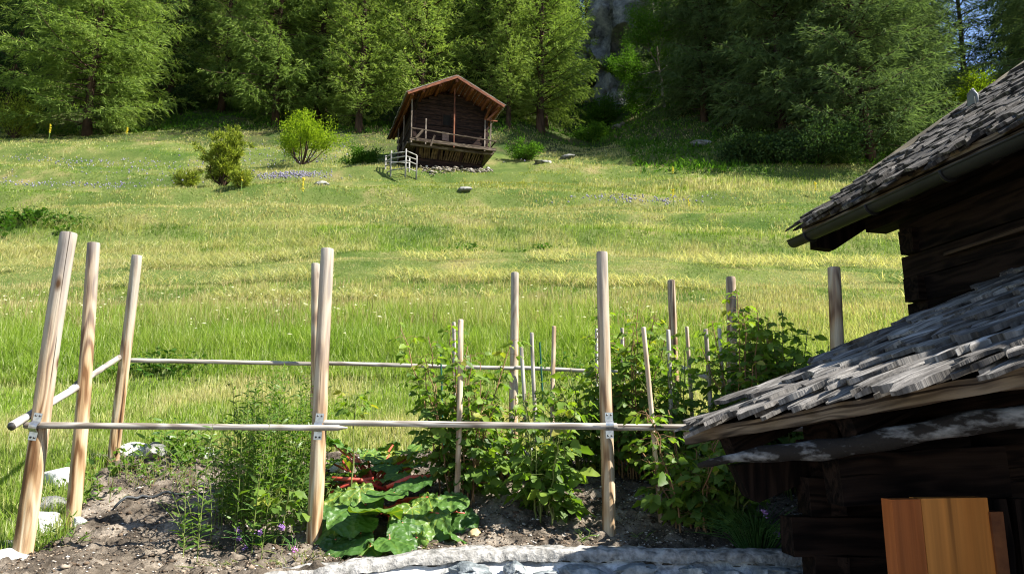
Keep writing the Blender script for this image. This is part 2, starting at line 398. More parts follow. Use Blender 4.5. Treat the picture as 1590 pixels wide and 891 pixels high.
# ------------------------------------------------------------------ grass
M_GRASS = colattr_leaf("grass_blades", .5)
def blades(name, x, y, z, h, w, col, lean=.35, seg2=True, seed=0, laydown=None, label=None, cat='grass', zmat=None, tipcol=None, az=None, kind='stuff'):
    r = np.random.default_rng(seed); n_ = len(x)
    if az is None: az = r.uniform(0, 2*np.pi, n_)
    la = r.uniform(0, 2*np.pi, n_) if laydown is None else laydown
    ln = (np.abs(r.normal(0, lean, n_)) if lean < 1 else r.uniform(.8, 1, n_))*h
    ln = np.minimum(ln, h*.98)
    wx, wy = np.cos(az)*w/2, np.sin(az)*w/2
    lx, ly = np.cos(la)*ln, np.sin(la)*ln
    up = np.sqrt(np.maximum(h*h-ln*ln, (h*.15)**2))
    b0 = np.stack([x-wx, y-wy, z-.03*h], 1); b1 = np.stack([x+wx, y+wy, z-.03*h], 1)
    m0 = np.stack([x-wx*.75+lx*.32, y-wy*.75+ly*.32, z+up*.6], 1); m1 = np.stack([x+wx*.75+lx*.32, y+wy*.75+ly*.32, z+up*.6], 1)
    t = np.stack([x+lx, y+ly, z+up], 1)
    v = np.stack([b0, b1, m1, m0, t, t+np.stack([wx*.15, wy*.15, 0*wx], 1)], 1).reshape(-1, 3)
    k = np.arange(n_)[:, None]*6
    f = np.concatenate([k+np.array([0, 1, 2, 3]), k+np.array([3, 2, 5, 4])])
    pale = r.random(n_) < .13; col = np.where(pale[:, None], col*.35+np.array([.62, .62, .36])*.65, col)*r.uniform(.72, 1.22, n_)[:, None]
    c = np.repeat(col, 6, 0)
    if tipcol is not None:
        c = c.reshape(-1, 6, 3); c[:, 4:] = tipcol[:, None]; c = c.reshape(-1, 3)
    o = mesh(name, v, f, zmat or M_GRASS, False, attrs={'gcol': c})
    return tag(o, label, cat, kind=kind)
GREEN = np.array([.130, .225, .030]); LIME = np.array([.245, .345, .048]); DEEP = np.array([.035, .095, .016])
STRAW = np.array([.54, .46, .24]); OLIVE = np.array([.30, .32, .085]); BLUEG = np.array([.085, .155, .060]); BROWN = np.array([.26, .185, .095])
def mixn(a, b, t): return a*(1-t[:, None])+b*t[:, None]
def field(n_, y0, y1, seed, pw=1.0, xpad=1.06):
    r = np.random.default_rng(seed)
    # equal numbers per screen row: sample 1/Y uniformly-ish
    u = r.random(n_); Y = 1/(1/y0+(1/y1-1/y0)*u**pw)
    X = (r.random(n_)*2-1)*Y*.735*xpad
    return X, Y, r
def outside_house(X, Y):
    # keep blades out of the cabin footprint
    return ~((X > 3.2-(Y-6)*.18) & (Y < 6.3)) & ~((X > 1.3) & (Y < 4.8))
# --- short lawn between bed and tall grass, plus left verge
X, Y, r = field(120000, 7.0, 11.6, 1, 1.0)
nz = fbm(X*.8, Y*.8, 3, 51); keep = (soilmask(X, Y) < .5) & outside_house(X, Y) & (Y < 11.4)
X, Y, nz = X[keep], Y[keep], nz[keep]; n_ = len(X)
h = r.uniform(.05, .13, n_)*(.7+nz); col = mixn(mixn(LIME, GREEN, np.clip(r.normal(.35, .3, n_), 0, 1)), STRAW, np.clip((nz-.5)*2.2+r.normal(.22, .25, n_), 0, .9))
blades("lawn_grass", X, Y, H(X, Y), h, r.uniform(.006, .013, n_), col, .5, seed=1, label="short sunlit lawn grass behind the garden bed")
# --- left verge, lush long grass around the rocks by the left posts
X = r.uniform(-6.5, -2.9, 60000); Y = r.uniform(3.3, 7.6, 60000); keep = soilmask(X, Y) < .45; X, Y = X[keep], Y[keep]; n_ = len(X)
nz = fbm(X*1.5, Y*1.5, 3, 55)
h = r.uniform(.05, .20, n_)*(.45+nz); col = mixn(mixn(LIME, GREEN, np.clip(r.normal(.5, .3, n_), 0, 1)), STRAW, np.clip(r.normal(.05, .22, n_), 0, .8))
blades("verge_grass", X, Y, H(X, Y)-.01, h, r.uniform(.005, .011, n_), col, .45, seed=2, label="lush green verge grass left of the garden bed")
# --- tall grass stand
X, Y, r = field(260000, 10.9, 16.4, 3, 1.0)
edge = 11.15+.5*(fbm(X*.4, X*0, 2, 5)-.5)-.25*sstep(2, -3, X); keep = (Y > edge)
X, Y = X[keep], Y[keep]; n_ = len(X); nz = fbm(X*.5, Y*.5, 3, 61)
right = sstep(1.0, 4.5, X)                                          # mown shorter towards the right
cp = vnoise(X*2.6, Y*2.6, 66); h = r.uniform(.22, .58, n_)*(.5+.6*nz+.35*cp)*(1-.5*right)*(1-.55*sstep(13.6, 16.4, Y))*(.35+.65*sstep(0, 1.3, Y-edge[keep]))
dry = np.clip(sstep(13.5, 16.5, Y)*.30+.20*right+r.normal(.05, .18, n_)+(nz-.5)*1.2+(cp-.5)*.3, 0, .8)
col = mixn(mixn(LIME, GREEN, np.clip(r.normal(.3, .3, n_)-(cp-.5)*.8, 0, 1)), mixn(STRAW, OLIVE, r.random(n_)*.7), dry)
blades("tall_grass", X, Y, H(X, Y), h, r.uniform(.007, .016, n_), col, .55, seed=3, label="tall bright green uncut grass across the lower meadow")
# seed heads: thin brownish stalks with a heavier tip
X, Y, r = field(14000, 13.2, 18.0, 4, 1.0); n_ = len(X)
h = r.uniform(.32, .58, n_)*(1-.4*sstep(1, 4.5, X))*(1-.4*sstep(14, 17, Y)); col = mixn(BROWN, STRAW, r.random(n_))
blades("seed_heads", X, Y, H(X, Y)+h*.35, h*.62, r.uniform(.006, .012, n_), col, .35, seed=5, label="brown grass seed heads standing over the tall grass")
# --- middle and upper meadow
def meadow(n_, y0, y1, seed, wmul, name, label):
    X, Y, r = field(n_, y0, y1, seed, 1.0)
    w = Y + 1.6*(fbm(X*.05, Y*.02, 3, 11)-.5)*2
    nz = fbm(X*.16, Y*.35, 4, 71); nf = fbm(X*.8, Y*1.3, 4, 73); n3 = vnoise(X*3.1, Y*3.4, 75); n_ = len(X)
    mown = np.exp(-((w-20.3)/2.4)**2)*sstep(-9, -2, X)*1.0
    mown = np.maximum(mown, np.exp(-((w-19.0)/1.3)**2)*.8)
    lines = np.exp(-(((w+.4*np.sin(X*.22)) % 3.3)-1.6)**2/.16)*sstep(.40, .60, fbm(X*.09, Y*.3, 3, 79))
    hay2 = np.exp(-((w-33.5-X*.12)/2.2)**2)*.6
    bank = np.exp(-((w-24.6)/1.5)**2)
    clump = np.exp(-((X+17)/3.4)**2-((Y-26.3)/1.2)**2)
    righttall = np.exp(-((X-12.5)/7)**2-((Y-39.5)/2.2)**2)
    gold = np.exp(-((X+1)/6.5)**2-((Y-40)/3.2)**2)
    h = .00+.14*nz+.13*bank-.16*mown-.14*lines+.42*clump+.40*righttall+.34*(nf-.40)+.12*(n3-.4)
    h = np.clip(h, .04, 1.1)*r.uniform(.5, 1.3, n_)
    blue = np.exp(-((X+21)/9)**2-((Y-40)/4)**2)*.9
    dry = np.clip(.75*lines+.70*mown+.45*hay2+(nz-.5)*3.2+(nf-.5)*3.0+(n3-.5)*.6+.36+.35*righttall-.55*bank-.9*clump-.3*blue+r.normal(0, .16, n_), 0, .93)
    g = mixn(mixn(LIME, GREEN, np.clip(r.normal(.35, .3, n_)+clump*.5, 0, 1)), DEEP, np.clip(clump*.6+sstep(.55, .68, 1-nf)*.6, 0, 1))
    g = mixn(g, BLUEG, np.clip(blue*.7+r.normal(0, .1, n_), 0, 1))
    g = mixn(g, np.array([.33, .29, .045]), np.clip(gold*.75, 0, .9))
    col = mixn(g, mixn(STRAW, OLIVE, np.clip(r.normal(.45, .3, n_)-mown*.4-lines*.3, 0, 1)), dry)
    la = np.where(r.random(n_) < .5, r.uniform(0, 6.28, n_), r.normal(0.4, .5, n_))
    keep = ~((np.abs(X+3.5) < 4.5) & (Y > 43.2) & (Y < 54)); 
    X, Y, h, col, la = X[keep], Y[keep], h[keep], col[keep], la[keep]; n_ = len(X)
    az = r.normal(0, .7, n_)
    blades(name, X, Y, H(X, Y), h, wmul*r.uniform(.5, 1.2, n_)*Y/25, col, .95, seed=seed, laydown=la, label=label, az=az)
meadow(330000, 15.2, 29, 6, .017, "meadow_grass", "patchy mown and uncut grass on the middle meadow")
meadow(260000, 28, 58, 8, .024, "upper_meadow_grass", "yellow green grass of the upper meadow below the trees")
# --- cut hay lying in rows
X, Y, r = field(130000, 16.5, 30, 9, 1.0)
w = Y + 1.6*(fbm(X*.05, Y*.02, 3, 11)-.5)*2
row = np.abs(((w+.5*np.sin(X*.35)) % 2.1)-1.05); keep = (row < .42) & (fbm(X*.25, Y*.5, 3, 81) > .45); X, Y = X[keep], Y[keep]; n_ = len(X)
h = r.uniform(.15, .4, n_); col = mixn(mixn(STRAW, OLIVE, r.random(n_)*.7), np.array([.20, .27, .12]), np.clip(r.normal(.1, .25, n_)+sstep(-1, -6, X)*.2, 0, 1))
z = H(X, Y)+r.uniform(0.03, .22, n_)
blades("cut_hay", X, Y, z, h, r.uniform(.010, .022, n_), col, 1.2, seed=10, label="pale cut hay lying in loose rows", cat='hay')

# --- flowers
def dots(name, x, y, z, s, col, label, cat, seed, tall=1.0):
    r = np.random.default_rng(seed); n_ = len(x)
    v, f = blobs(n_, np.stack([x, y, z], 1), s, seed, tall, .3)
    return tag(mesh(name, v, f, M_GRASS, False, attrs={'gcol': np.repeat(col, 6, 0)}), label, cat, kind='stuff')
r = np.random.default_rng(77)
cl = [(-26, 44, 3.5, 1), (-20, 41.5, 4, .8), (-30, 37.5, 3, 1), (-24, 38, 3.5, 1), (-12.2, 38.6, 1.1, .5), (-9, 47, 5, 1), (5.6, 33.5, 1.8, .5), (-14, 46, 2, .8)]
fx = []; fy = []
for (cx_, cy_, sx_, sy_) in cl:
    k = 420 if sx_ == 1.1 else 150; fx.append(r.normal(cx_, sx_, k)); fy.append(r.normal(cy_, sy_, k))
fx = np.concatenate(fx); fy = np.concatenate(fy); n_ = len(fx)
col = mixn(np.array([.22, .20, .38]), np.array([.44, .42, .56]), r.random(n_))
dots("wildflowers", fx, fy, H(fx, fy)+r.uniform(.35, .65, n_), r.uniform(.025, .055, n_), col, "violet blue meadow flowers drifting through the upper grass", "flowers", 3, 1.6)
fx = r.uniform(-11.5, 4, 260); fy = r.uniform(11.8, 15.4, 260); k = (fbm(fx*.5, fy*.5, 2, 91) > .42); fx, fy = fx[k], fy[k]; n_ = len(fx)
dots("yarrow_flowers", fx, fy, H(fx, fy)+r.uniform(.45, .62, n_), r.uniform(.018, .046, n_), np.tile([.80, .78, .74], (n_, 1)), "flat white and pinkish flower heads among the tall grass", "flowers", 4, .35)
# ------------------------------------------------------------------ trees
def sprays(base, d, L, w, r, flat=None):
    """one thin rhombus per tuft. base Nx3, d Nx3 unit, L,w N"""
    n_ = len(base)
    q = r.normal(size=(n_, 3)); 
    if flat is not None: q = q*(1-flat)+np.array([0, 0, 1.])*flat*3
    s = np.cross(d, q); s /= np.linalg.norm(s, axis=1)[:, None]+1e-9
    p1 = base+d*(L*.45)[:, None]+s*(w/2)[:, None]; p2 = base+d*L[:, None]; p3 = base+d*(L*.45)[:, None]-s*(w/2)[:, None]
    v = np.stack([base, p1, p2, p3], 1).reshape(-1, 3); f = np.arange(n_*4).reshape(-1, 4)
    return v, f
def conifer(seed, Ht, Rr, nbr, low=.06, droop=.25, power=.8, dens=1.0, up=.12, tuft=(.26, .075), gap=.5, hang=.5, tl=.33, lean=.02, trunk_r=.28):
    r = np.random.default_rng(seed); 
    tb = MB(); pts = []; ph = r.uniform(0, 6)
    for i in range(12):
        z = Ht*i/11; pts.append((lean*z*math.cos(ph)+.12*math.sin(z*.4+ph), lean*z*math.sin(ph)+.12*math.cos(z*.33), z-.6 if i == 0 else z))
    rad = [trunk_r*(1-.93*(i/11))**.9+.02 for i in range(12)]; rad[0] *= 1.35
    tb.tube(pts, rad, 7)
    def axis(z): return np.array([np.interp(z, [p[2] for p in pts], [p[0] for p in pts]), np.interp(z, [p[2] for p in pts], [p[1] for p in pts]), z])
    B = []; D = []; LL = []; WW = []; TT = []
    for b in range(nbr):
        u = (b+r.random())/nbr; z = Ht*(low+(1-low)*u**.92)
        az = b*2.399+r.normal(0, .5)
        prof_ = (1-u)**power*(.45+.55*min(1, (u+.10)/.22)) if u < .12 else (1-u)**power
        L = Rr*prof_*r.uniform(.55, 1.12)+.35
        if r.random() < .10: L *= .5
        o = axis(z); dr = np.array([math.cos(az), math.sin(az), 0])
        lift = up+r.normal(0, .09); sag = droop*r.uniform(.6, 1.4)
        ts = np.linspace(0, 1, 7)
        path = [o+dr*L*t+np.array([0, 0, L*(lift*t - sag*t*t + sag*.55*t**4)]) for t in ts]
        side = np.array([-dr[1], dr[0], 0]); bend = r.normal(0, .10)
        path = [p+side*bend*L*t*t for p, t in zip(path, ts)]
        tb.tube(path, [max(.012, .055*(L/Rr+.25)*(1-t*.9)) for t in ts], 3, cap=False)
        path = np.array(path)
        nt = max(5, int(L*3.6*dens))
        for k in range(nt):
            s = (k+.6+r.random()*.7)/nt; s = .16+.84*min(1, s)
            if r.random() < .07: continue
            i0 = min(5, int(s*6)); fr = s*6-i0; pb = path[i0]*(1-fr)+path[i0+1]*fr; dv = path[i0+1]-path[i0]; dv /= np.linalg.norm(dv)
            sg = 1 if k % 2 else -1
            tlh = (tl*L*(1-s)**.7*r.uniform(.5, 1.2)+.28)*1.0
            td = dv*.75+side*sg*r.uniform(.5, 1.1)+np.array([0, 0, r.normal(-hang*.45, .28)]); td /= np.linalg.norm(td)
            m_ = max(3, int(tlh/.13*gap*2))
            tt = (np.arange(m_)+r.random(m_))/m_
            pp = pb+td*(tlh*tt)[:, None]+np.array([0, 0, -1.])*(hang*.35*tlh*tt**2)[:, None]+r.normal(0, .035, (m_, 3))
            dd = td+r.normal(0, .42, (m_, 3))+np.array([0, 0, -.32*hang]); dd /= np.linalg.norm(dd, axis=1)[:, None]
            B.append(pp); D.append(dd); LL.append(r.uniform(.6, 1.3, m_)*tuft[0]); WW.append(r.uniform(.7, 1.3, m_)*tuft[1])
            TT.append(np.clip(.5+r.normal(0, .12, m_)+r.normal(0, .1), 0, 1))
    B = np.concatenate(B); D = np.concatenate(D); LL = np.concatenate(LL); WW = np.concatenate(WW); TT = np.concatenate(TT)
    v, f = sprays(B, D, LL, WW, r)
    return tb, v, f, np.repeat(TT, 4)
def broadleaf(seed, Ht, Rr, leaf=.13, nleaf=26000, trunk_r=.16, levels=4, low=.25, spread=.8, cl=.55):
    r = np.random.default_rng(seed); tb = MB(); tips = []
    def grow(p, d, L, rad, lev):
        n_ = 5; pts = [p]; q = p.copy(); dd = d.copy()
        for i in range(n_):
            dd = dd+r.normal(0, .16, 3)+np.array([0, 0, .05]); dd /= np.linalg.norm(dd); q = q+dd*L/n_; pts.append(q.copy())
        tb.tube(pts, [rad*(1-.45*i/n_) for i in range(n_+1)], 6 if lev == 0 else 3, cap=False)
        if lev >= 2:
            for p_ in pts[2:]: tips.append(p_)
        if lev < levels:
            for k in range(5 if lev == 0 else 3):
                t = r.uniform(.35, 1) if lev else r.uniform(low+.1, 1); b = pts[int(t*n_)]
                a = r.normal(size=3); a -= a.dot(dd)*dd; a /= np.linalg.norm(a)
                nd = dd*(1-spread*.55)+a*spread; nd[2] = max(nd[2], -.1); nd /= np.linalg.norm(nd)
                grow(b.copy(), nd, L*r.uniform(.5, .72), rad*.5, lev+1)
            if lev: grow(pts[-1].copy(), dd, L*.6, rad*.5, lev+1)
    grow(np.array([0, 0, -.2]), np.array([0, 0, 1.]), Ht*.62, trunk_r, 0)
    T = np.array(tips); sc = np.array([Rr/np.percentile(np.abs(T[:, :2]), 97)]*2+[1]); 
    idx = r.integers(0, len(T), nleaf); B = T[idx]+r.normal(0, cl*.5, (nleaf, 3))
    zmax = np.percentile(B[:, 2], 99.5); B[:, 2] *= Ht/zmax
    D = r.normal(size=(nleaf, 3))+np.array([0, 0, -.3]); D /= np.linalg.norm(D, axis=1)[:, None]
    v, f = sprays(B, D, r.uniform(.7, 1.3, nleaf)*leaf, r.uniform(.6, 1, nleaf)*leaf*.75, r)
    tint = np.clip(.5+r.normal(0, .14, nleaf), 0, 1)
    for i, p in enumerate(tb.v): tb.v[i] = (p[0], p[1], p[2]*Ht/zmax)
    return tb, v, f, np.repeat(tint, 4)

M_BARK = plain("larch_bark", (.030, .020, .014), (.085, .053, .037), 3, .95, .8, .06, .1, sc=(1, 1, .3))
M_BARKG = plain("pale_bark", (.10, .085, .065), (.30, .27, .22), 3, .95, .6, .04, .1, sc=(1, 1, .3))
M_LARCH = leaf_mat("larch_needles", [(.1, (.090, .140, .034)), (.5, (.160, .230, .052)), (.95, (.26, .325, .080))], (1.2, 1.3, .65), .40, objrand=.35)
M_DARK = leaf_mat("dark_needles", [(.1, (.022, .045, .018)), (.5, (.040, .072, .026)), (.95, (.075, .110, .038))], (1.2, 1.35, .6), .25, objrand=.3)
M_BLUE = leaf_mat("shade_larch_needles", [(.1, (.055, .085, .034)), (.5, (.095, .140, .055)), (.95, (.155, .205, .080))], (1.2, 1.3, .7), .38, objrand=.3)  # darker, bluer copy of the larch needles; the right group's shade is in the colour
M_BIRCH = leaf_mat("broad_leaves", [(.1, (.035, .085, .014)), (.5, (.070, .150, .020)), (.95, (.13, .22, .03))], (1.2, 1.4, .5), .4, objrand=.3)
M_LIMEL = leaf_mat("lime_leaves", [(.1, (.11, .19, .015)), (.5, (.20, .30, .022)), (.95, (.30, .38, .03))], (1.2, 1.2, .5), .45, objrand=.0)
M_JUNI = leaf_mat("juniper_needles", [(.1, (.075, .105, .018)), (.5, (.18, .225, .032)), (.95, (.38, .40, .06))], (1.2, 1.3, .5), .3, objrand=.0)
PROTO = {}
def proto(key, gen, leafm, barkm):
    tb, v, f, t = gen
    n_ = len(tb.v)
    PROTO[key] = (tb, v, f, t, leafm, barkm)
    tr = tb.build("trunk", barkm, None, True); cr = mesh("crown", v, f, leafm, False, attrs={'tint': t})
    PROTO[key] = (tr, cr); 
    for o in (tr, cr): scene.collection.objects.unlink(o)
proto('larchA', conifer(1, 25, 7.0, 270, .03, .30, .62, 1.25, .16, (.42, .060), gap=1.15), M_LARCH, M_BARK)
proto('larchB', conifer(2, 24, 5.8, 240, .05, .40, .7, 1.25, .14, (.42, .060), hang=.95, gap=1.15), M_LARCH, M_BARK)
proto('larchC', conifer(3, 21, 4.4, 230, .06, .18, .75, 1.4, .30, (.36, .062), hang=.45, gap=1.15), M_LARCH, M_BARK)
proto('spruce', conifer(4, 25, 4.6, 240, .02, .38, .8, 1.3, .08, (.40, .085), hang=.8, gap=1.0), M_DARK, M_BARK)
proto('shadeA', conifer(5, 24, 6.4, 280, .015, .30, .66, 1.25, .14, (.42, .060), hang=.7, gap=1.15), M_BLUE, M_BARK)
proto('shadeB', conifer(6, 21, 4.8, 240, .02, .34, .7, 1.25, .12, (.40, .060), hang=.7, gap=1.15), M_BLUE, M_BARK)
proto('sparse', conifer(7, 22, 5.2, 170, .06, .30, .6, 1.0, .12, (.40, .07), gap=.8, hang=.6), M_BLUE, M_BARK)
proto('broad', broadleaf(8, 8.5, 2.6, .16, 30000, .15, 4, .2, .85, .55), M_BIRCH, M_BARKG)
_seq = {}
def tree(key, x, y, s=1.0, rot=None, label='', name='larch_tree', group=None, cat='tree', sz=1.0, dz=0, base_z=None):
    rt = random.uniform(0, 6.28) if rot is None else rot
    e = empty(name, (x, y, (Hs(x, y) if base_z is None else base_z)-.1+dz), rt); e.scale = (s, s, s*sz)
    tag(e, label, cat, group)
    for o in PROTO[key]:
        c = o.copy(); scene.collection.objects.link(c); c.parent = e
    return e
def XY(px, Y, py=200): return P(px, py, Y).x
W = "larches of the wood's front row"
fr = [ # key, px, Y, scale, zscale, rot, name, label
 ('larchA', 138, 54, 1.06, 1.0, 1.0, 'larch_tree', "huge wide larch with boughs sweeping to the grass at far left of the meadow"),
 ('spruce', 8, 58, .95, 1.0, 2.0, 'spruce_tree', "dark spruce at the left edge of the wood beside the huge wide larch"),
 ('larchB', 425, 57, .98, 1.0, .4, 'larch_tree', "drooping larch with reddish trunk left of the barn behind the lime green shrub"),
 ('larchB', 492, 60, 1.05, 1.1, 3.4, 'larch_tree', "tall larch just behind the drooping larch left of the barn"),
 ('larchC', 560, 56, .95, 1.0, 2.2, 'larch_tree', "light green larch whose boughs hang beside the barn's left eave"),
 ('larchC', 655, 58, 1.15, 1.1, 4.0, 'larch_tree', "bright feathery larch rising straight behind the barn roof"),
 ('larchC', 760, 60, .95, 1.1, 5.1, 'larch_tree', "dark stemmed larch behind the barn's right eave"),
 ('larchC', 790, 57, .72, 1.1, .9, 'larch_tree', "slim young larch between the barn and the tall bright larch"),
 ('larchC', 842, 58, 1.12, 1.05, 1.7, 'larch_tree', "tall bright larch right of the barn with a bare lower trunk"),
 ('broad', 1034, 60, .92, 1.1, .3, 'leafy_tree', "small leafy tree with pale trunk right of the rock cliff"),
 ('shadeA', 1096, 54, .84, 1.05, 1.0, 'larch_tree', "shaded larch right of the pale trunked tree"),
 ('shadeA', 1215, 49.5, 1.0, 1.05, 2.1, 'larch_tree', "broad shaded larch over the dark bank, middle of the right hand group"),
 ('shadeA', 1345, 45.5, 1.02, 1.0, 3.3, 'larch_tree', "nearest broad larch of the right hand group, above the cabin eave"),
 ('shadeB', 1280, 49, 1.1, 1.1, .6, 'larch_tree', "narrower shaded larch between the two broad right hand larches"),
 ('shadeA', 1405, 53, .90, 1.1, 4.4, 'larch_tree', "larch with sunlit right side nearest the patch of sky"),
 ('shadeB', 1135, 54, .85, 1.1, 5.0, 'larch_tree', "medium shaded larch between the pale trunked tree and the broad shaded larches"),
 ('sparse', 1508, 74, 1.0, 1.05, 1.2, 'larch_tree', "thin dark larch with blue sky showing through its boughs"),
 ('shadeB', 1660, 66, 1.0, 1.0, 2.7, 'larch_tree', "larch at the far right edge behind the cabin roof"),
]
for k, px, Y, s, sz, rot, nm, lb in fr: tree(k, XY(px, Y), Y, s, rot, lb, nm, sz=sz)
# the wood behind: rows up the hill
r = np.random.default_rng(12); cnt = 0
for (Y0, step, off) in ((66, 75, 0), (76, 66, 30), (88, 60, 10), (102, 56, 40), (118, 60, 15)):
    px = -260+off
    while px < 1900:
        p_ = px+r.normal(0, 14); Y = Y0+r.normal(0, 2.0); px += step
        if 855 < p_ < 1030 and Y < 96: continue                 # the cliff gully
        if 1445 < p_ < 1610: continue                            # gap with sky
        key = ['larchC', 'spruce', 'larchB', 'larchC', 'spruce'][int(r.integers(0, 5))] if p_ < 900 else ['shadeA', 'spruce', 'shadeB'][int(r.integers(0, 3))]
        dark = key == 'spruce'
        tree(key, XY(p_, Y), Y, r.uniform(.85, 1.12), None,
             ("dark spruce standing among the dense wood up the hillside" if dark else "green larch standing among the dense wood up the hillside"),
             'spruce_tree' if dark else 'larch_tree', "spruces deep in the wood" if dark else "larches deep in the wood", sz=r.uniform(.9, 1.1))
# trees off the right side whose shade falls on the bank
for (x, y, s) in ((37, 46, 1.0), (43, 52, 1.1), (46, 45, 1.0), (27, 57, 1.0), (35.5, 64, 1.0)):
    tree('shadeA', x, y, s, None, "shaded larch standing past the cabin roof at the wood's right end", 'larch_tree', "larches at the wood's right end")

# ------------------------------------------------------------------ bushes
def bush(name, x, y, h, rad, n_, leafm, seed, label, cat='bush', leaf=.10, stems=9, vase=.6, cl=.3, zlow=.1, barkm=None, top=1.0, tw=.7):
    r = np.random.default_rng(seed); e = empty(name, (x, y, Hs(x, y)-.03)); tag(e, label, cat)
    tb = MB(); tips = []
    for k in range(stems):
        a = k*2.4+r.normal(0, .4); out = rad*r.uniform(.3, .95); hh = h*(1-.35*(out/rad)**2*top)*r.uniform(.75, 1.0)
        pts = [np.array([math.cos(a)*out*t**vase*1.0, math.sin(a)*out*t**vase, hh*t])+r.normal(0, .03*h, 3)*t for t in np.linspace(0, 1, 7)]
        tb.tube(pts, [max(.008, .035*h/2*(1-.8*t)) for t in np.linspace(0, 1, 7)], 4, cap=False)
        for i in range(2, 7):
            if pts[i][2] > zlow*h:
                tips.append(pts[i])
                for j in range(3):
                    q = pts[i]+r.normal(0, .20*rad, 3)*np.array([1, 1, .7]); q[2] = max(q[2], zlow*h)
                    tb.tube([pts[i], q], [.008, .004], 3, cap=False); tips.append(q)
    T = np.array(tips); idx = r.integers(0, len(T), n_); B = T[idx]+r.normal(0, cl*rad*.4, (n_, 3))
    B[:, 2] = np.clip(B[:, 2], zlow*h*.6, h*1.05)
    D = (T[idx]-np.array([0, 0, h*.2])); D = D/(np.linalg.norm(D, axis=1)[:, None]+1e-6)+r.normal(0, .6, (n_, 3)); D /= np.linalg.norm(D, axis=1)[:, None]
    v, f = sprays(B, D, r.uniform(.7, 1.3, n_)*leaf, r.uniform(.6, 1, n_)*leaf*tw, r)
    tb.build("stems", barkm or M_BARK, e, True)
    mesh("foliage", v, f, leafm, False, e, {'tint': np.repeat(np.clip(.5+r.normal(0, .18, n_), 0, 1), 4)})
    return e
bush("shrub", XY(470, 44, 240), 44, 3.1, 1.9, 8500, M_LIMEL, 1, "lime green vase shaped shrub in the upper meadow left of the barn", leaf=.13, stems=11, zlow=.45, cl=.30)
bush("juniper", XY(347, 37, 290), 37, 3.2, 1.05, 13000, M_JUNI, 2, "upright rugged juniper bush standing in the meadow", leaf=.20, stems=15, vase=.45, zlow=.04, cl=.16, tw=.30)
bush("juniper", XY(293, 39.5, 268), 39.5, 1.35, .65, 4200, M_JUNI, 3, "small juniper left of the big upright one", leaf=.15, stems=9, vase=.45, zlow=.04, cl=.24, tw=.28)
bush("juniper", XY(372, 36.4, 295), 36.4, .9, .6, 2500, M_JUNI, 33, "low juniper clump at the right foot of the big upright one", leaf=.15, stems=8, vase=.45, zlow=.02, cl=.24, tw=.28)
bush("shrub", XY(562, 45.5, 235), 45.5, 1.3, 1.2, 5000, M_BIRCH, 4, "low green shrub against the left side of the barn", leaf=.14, stems=10, zlow=.03)
bush("shrub", XY(1508, 60, 150), 60, 3.0, 2.2, 6500, M_LIMEL, 5, "yellow green bush above the cabin roof at far right", leaf=.2, stems=12, zlow=.1).location.z = P(1508, 168, 60).z
bush("shrub", XY(815, 49, 225), 49, 1.3, 1.1, 3500, M_BIRCH, 6, "low shrub beside the barn's right corner", leaf=.14, stems=9, zlow=.03)
bush("shrub", XY(935, 70, 150), 70, 2.2, 2.6, 6000, M_BIRCH, 7, "olive bush at the foot of the rock cliff", leaf=.2, stems=12, zlow=.03)
bush("shrub", XY(25, 53, 190), 53, 3.2, 1.8, 6000, M_JUNI, 8, "upright olive bush at the left end of the forest edge", leaf=.2, stems=12, zlow=.03, tw=.35)
bush("shrub", XY(1165, 46, 270), 46, 1.6, 2.4, 7000, M_DARK, 9, "dark low bush on the shaded bank, left one of two", leaf=.2, stems=12, zlow=.02)
bush("shrub", XY(1275, 44.5, 275), 44.5, 1.8, 3.0, 8000, M_DARK, 10, "dark low bush on the shaded bank, right one of two", leaf=.2, stems=12, zlow=.02)
bush("shrub", XY(968, 75, 110), 74.6, 2.4, 2.4, 7000, M_BIRCH, 12, "dark green bush clinging to the ledge halfway up the rock cliff", leaf=.2, stems=12, zlow=.02).location.z = P(968, 122, 74.6).z
bush("shrub", XY(925, 60, 190), 60, 1.2, 1.6, 4500, M_BIRCH, 13, "low green shrub in the gully below the cliff", leaf=.18, stems=10, zlow=.02)
# undergrowth mass on the forest floor and the shaded bank
r = np.random.default_rng(31); n_ = 90000
Y = 1/(1/43.+(1/100.-1/43.)*r.random(n_)); X = (r.random(n_)*2-1)*Y*.78
cl_ = fbm(X*.35, Y*.35, 3, 93); edge = np.where(X > 8, 44.0+(fbm(X*.2, X*0, 2, 95)-.5)*3, 55.5)
keep = (Y > edge) & ((cl_ > .5) | (r.random(n_) < .35)); X, Y, cl_ = X[keep], Y[keep], cl_[keep]; n_ = len(X)
D = r.normal(size=(n_, 3))*.6+np.array([0, 0, .8]); D /= np.linalg.norm(D, axis=1)[:, None]
v, f = sprays(np.stack([X, Y, H(X, Y)+r.uniform(-.05, .35, n_)*np.clip((cl_-.35)*4, .2, 2)], 1), D, r.uniform(.2, .5, n_), r.uniform(.06, .16, n_), r)
tag(mesh("undergrowth", v, f, M_BIRCH, False, attrs={'tint': np.repeat(np.clip(.4+r.normal(0, .2, n_), 0, 1), 4)}), "low undergrowth and grass on the forest floor", "undergrowth", kind='stuff')
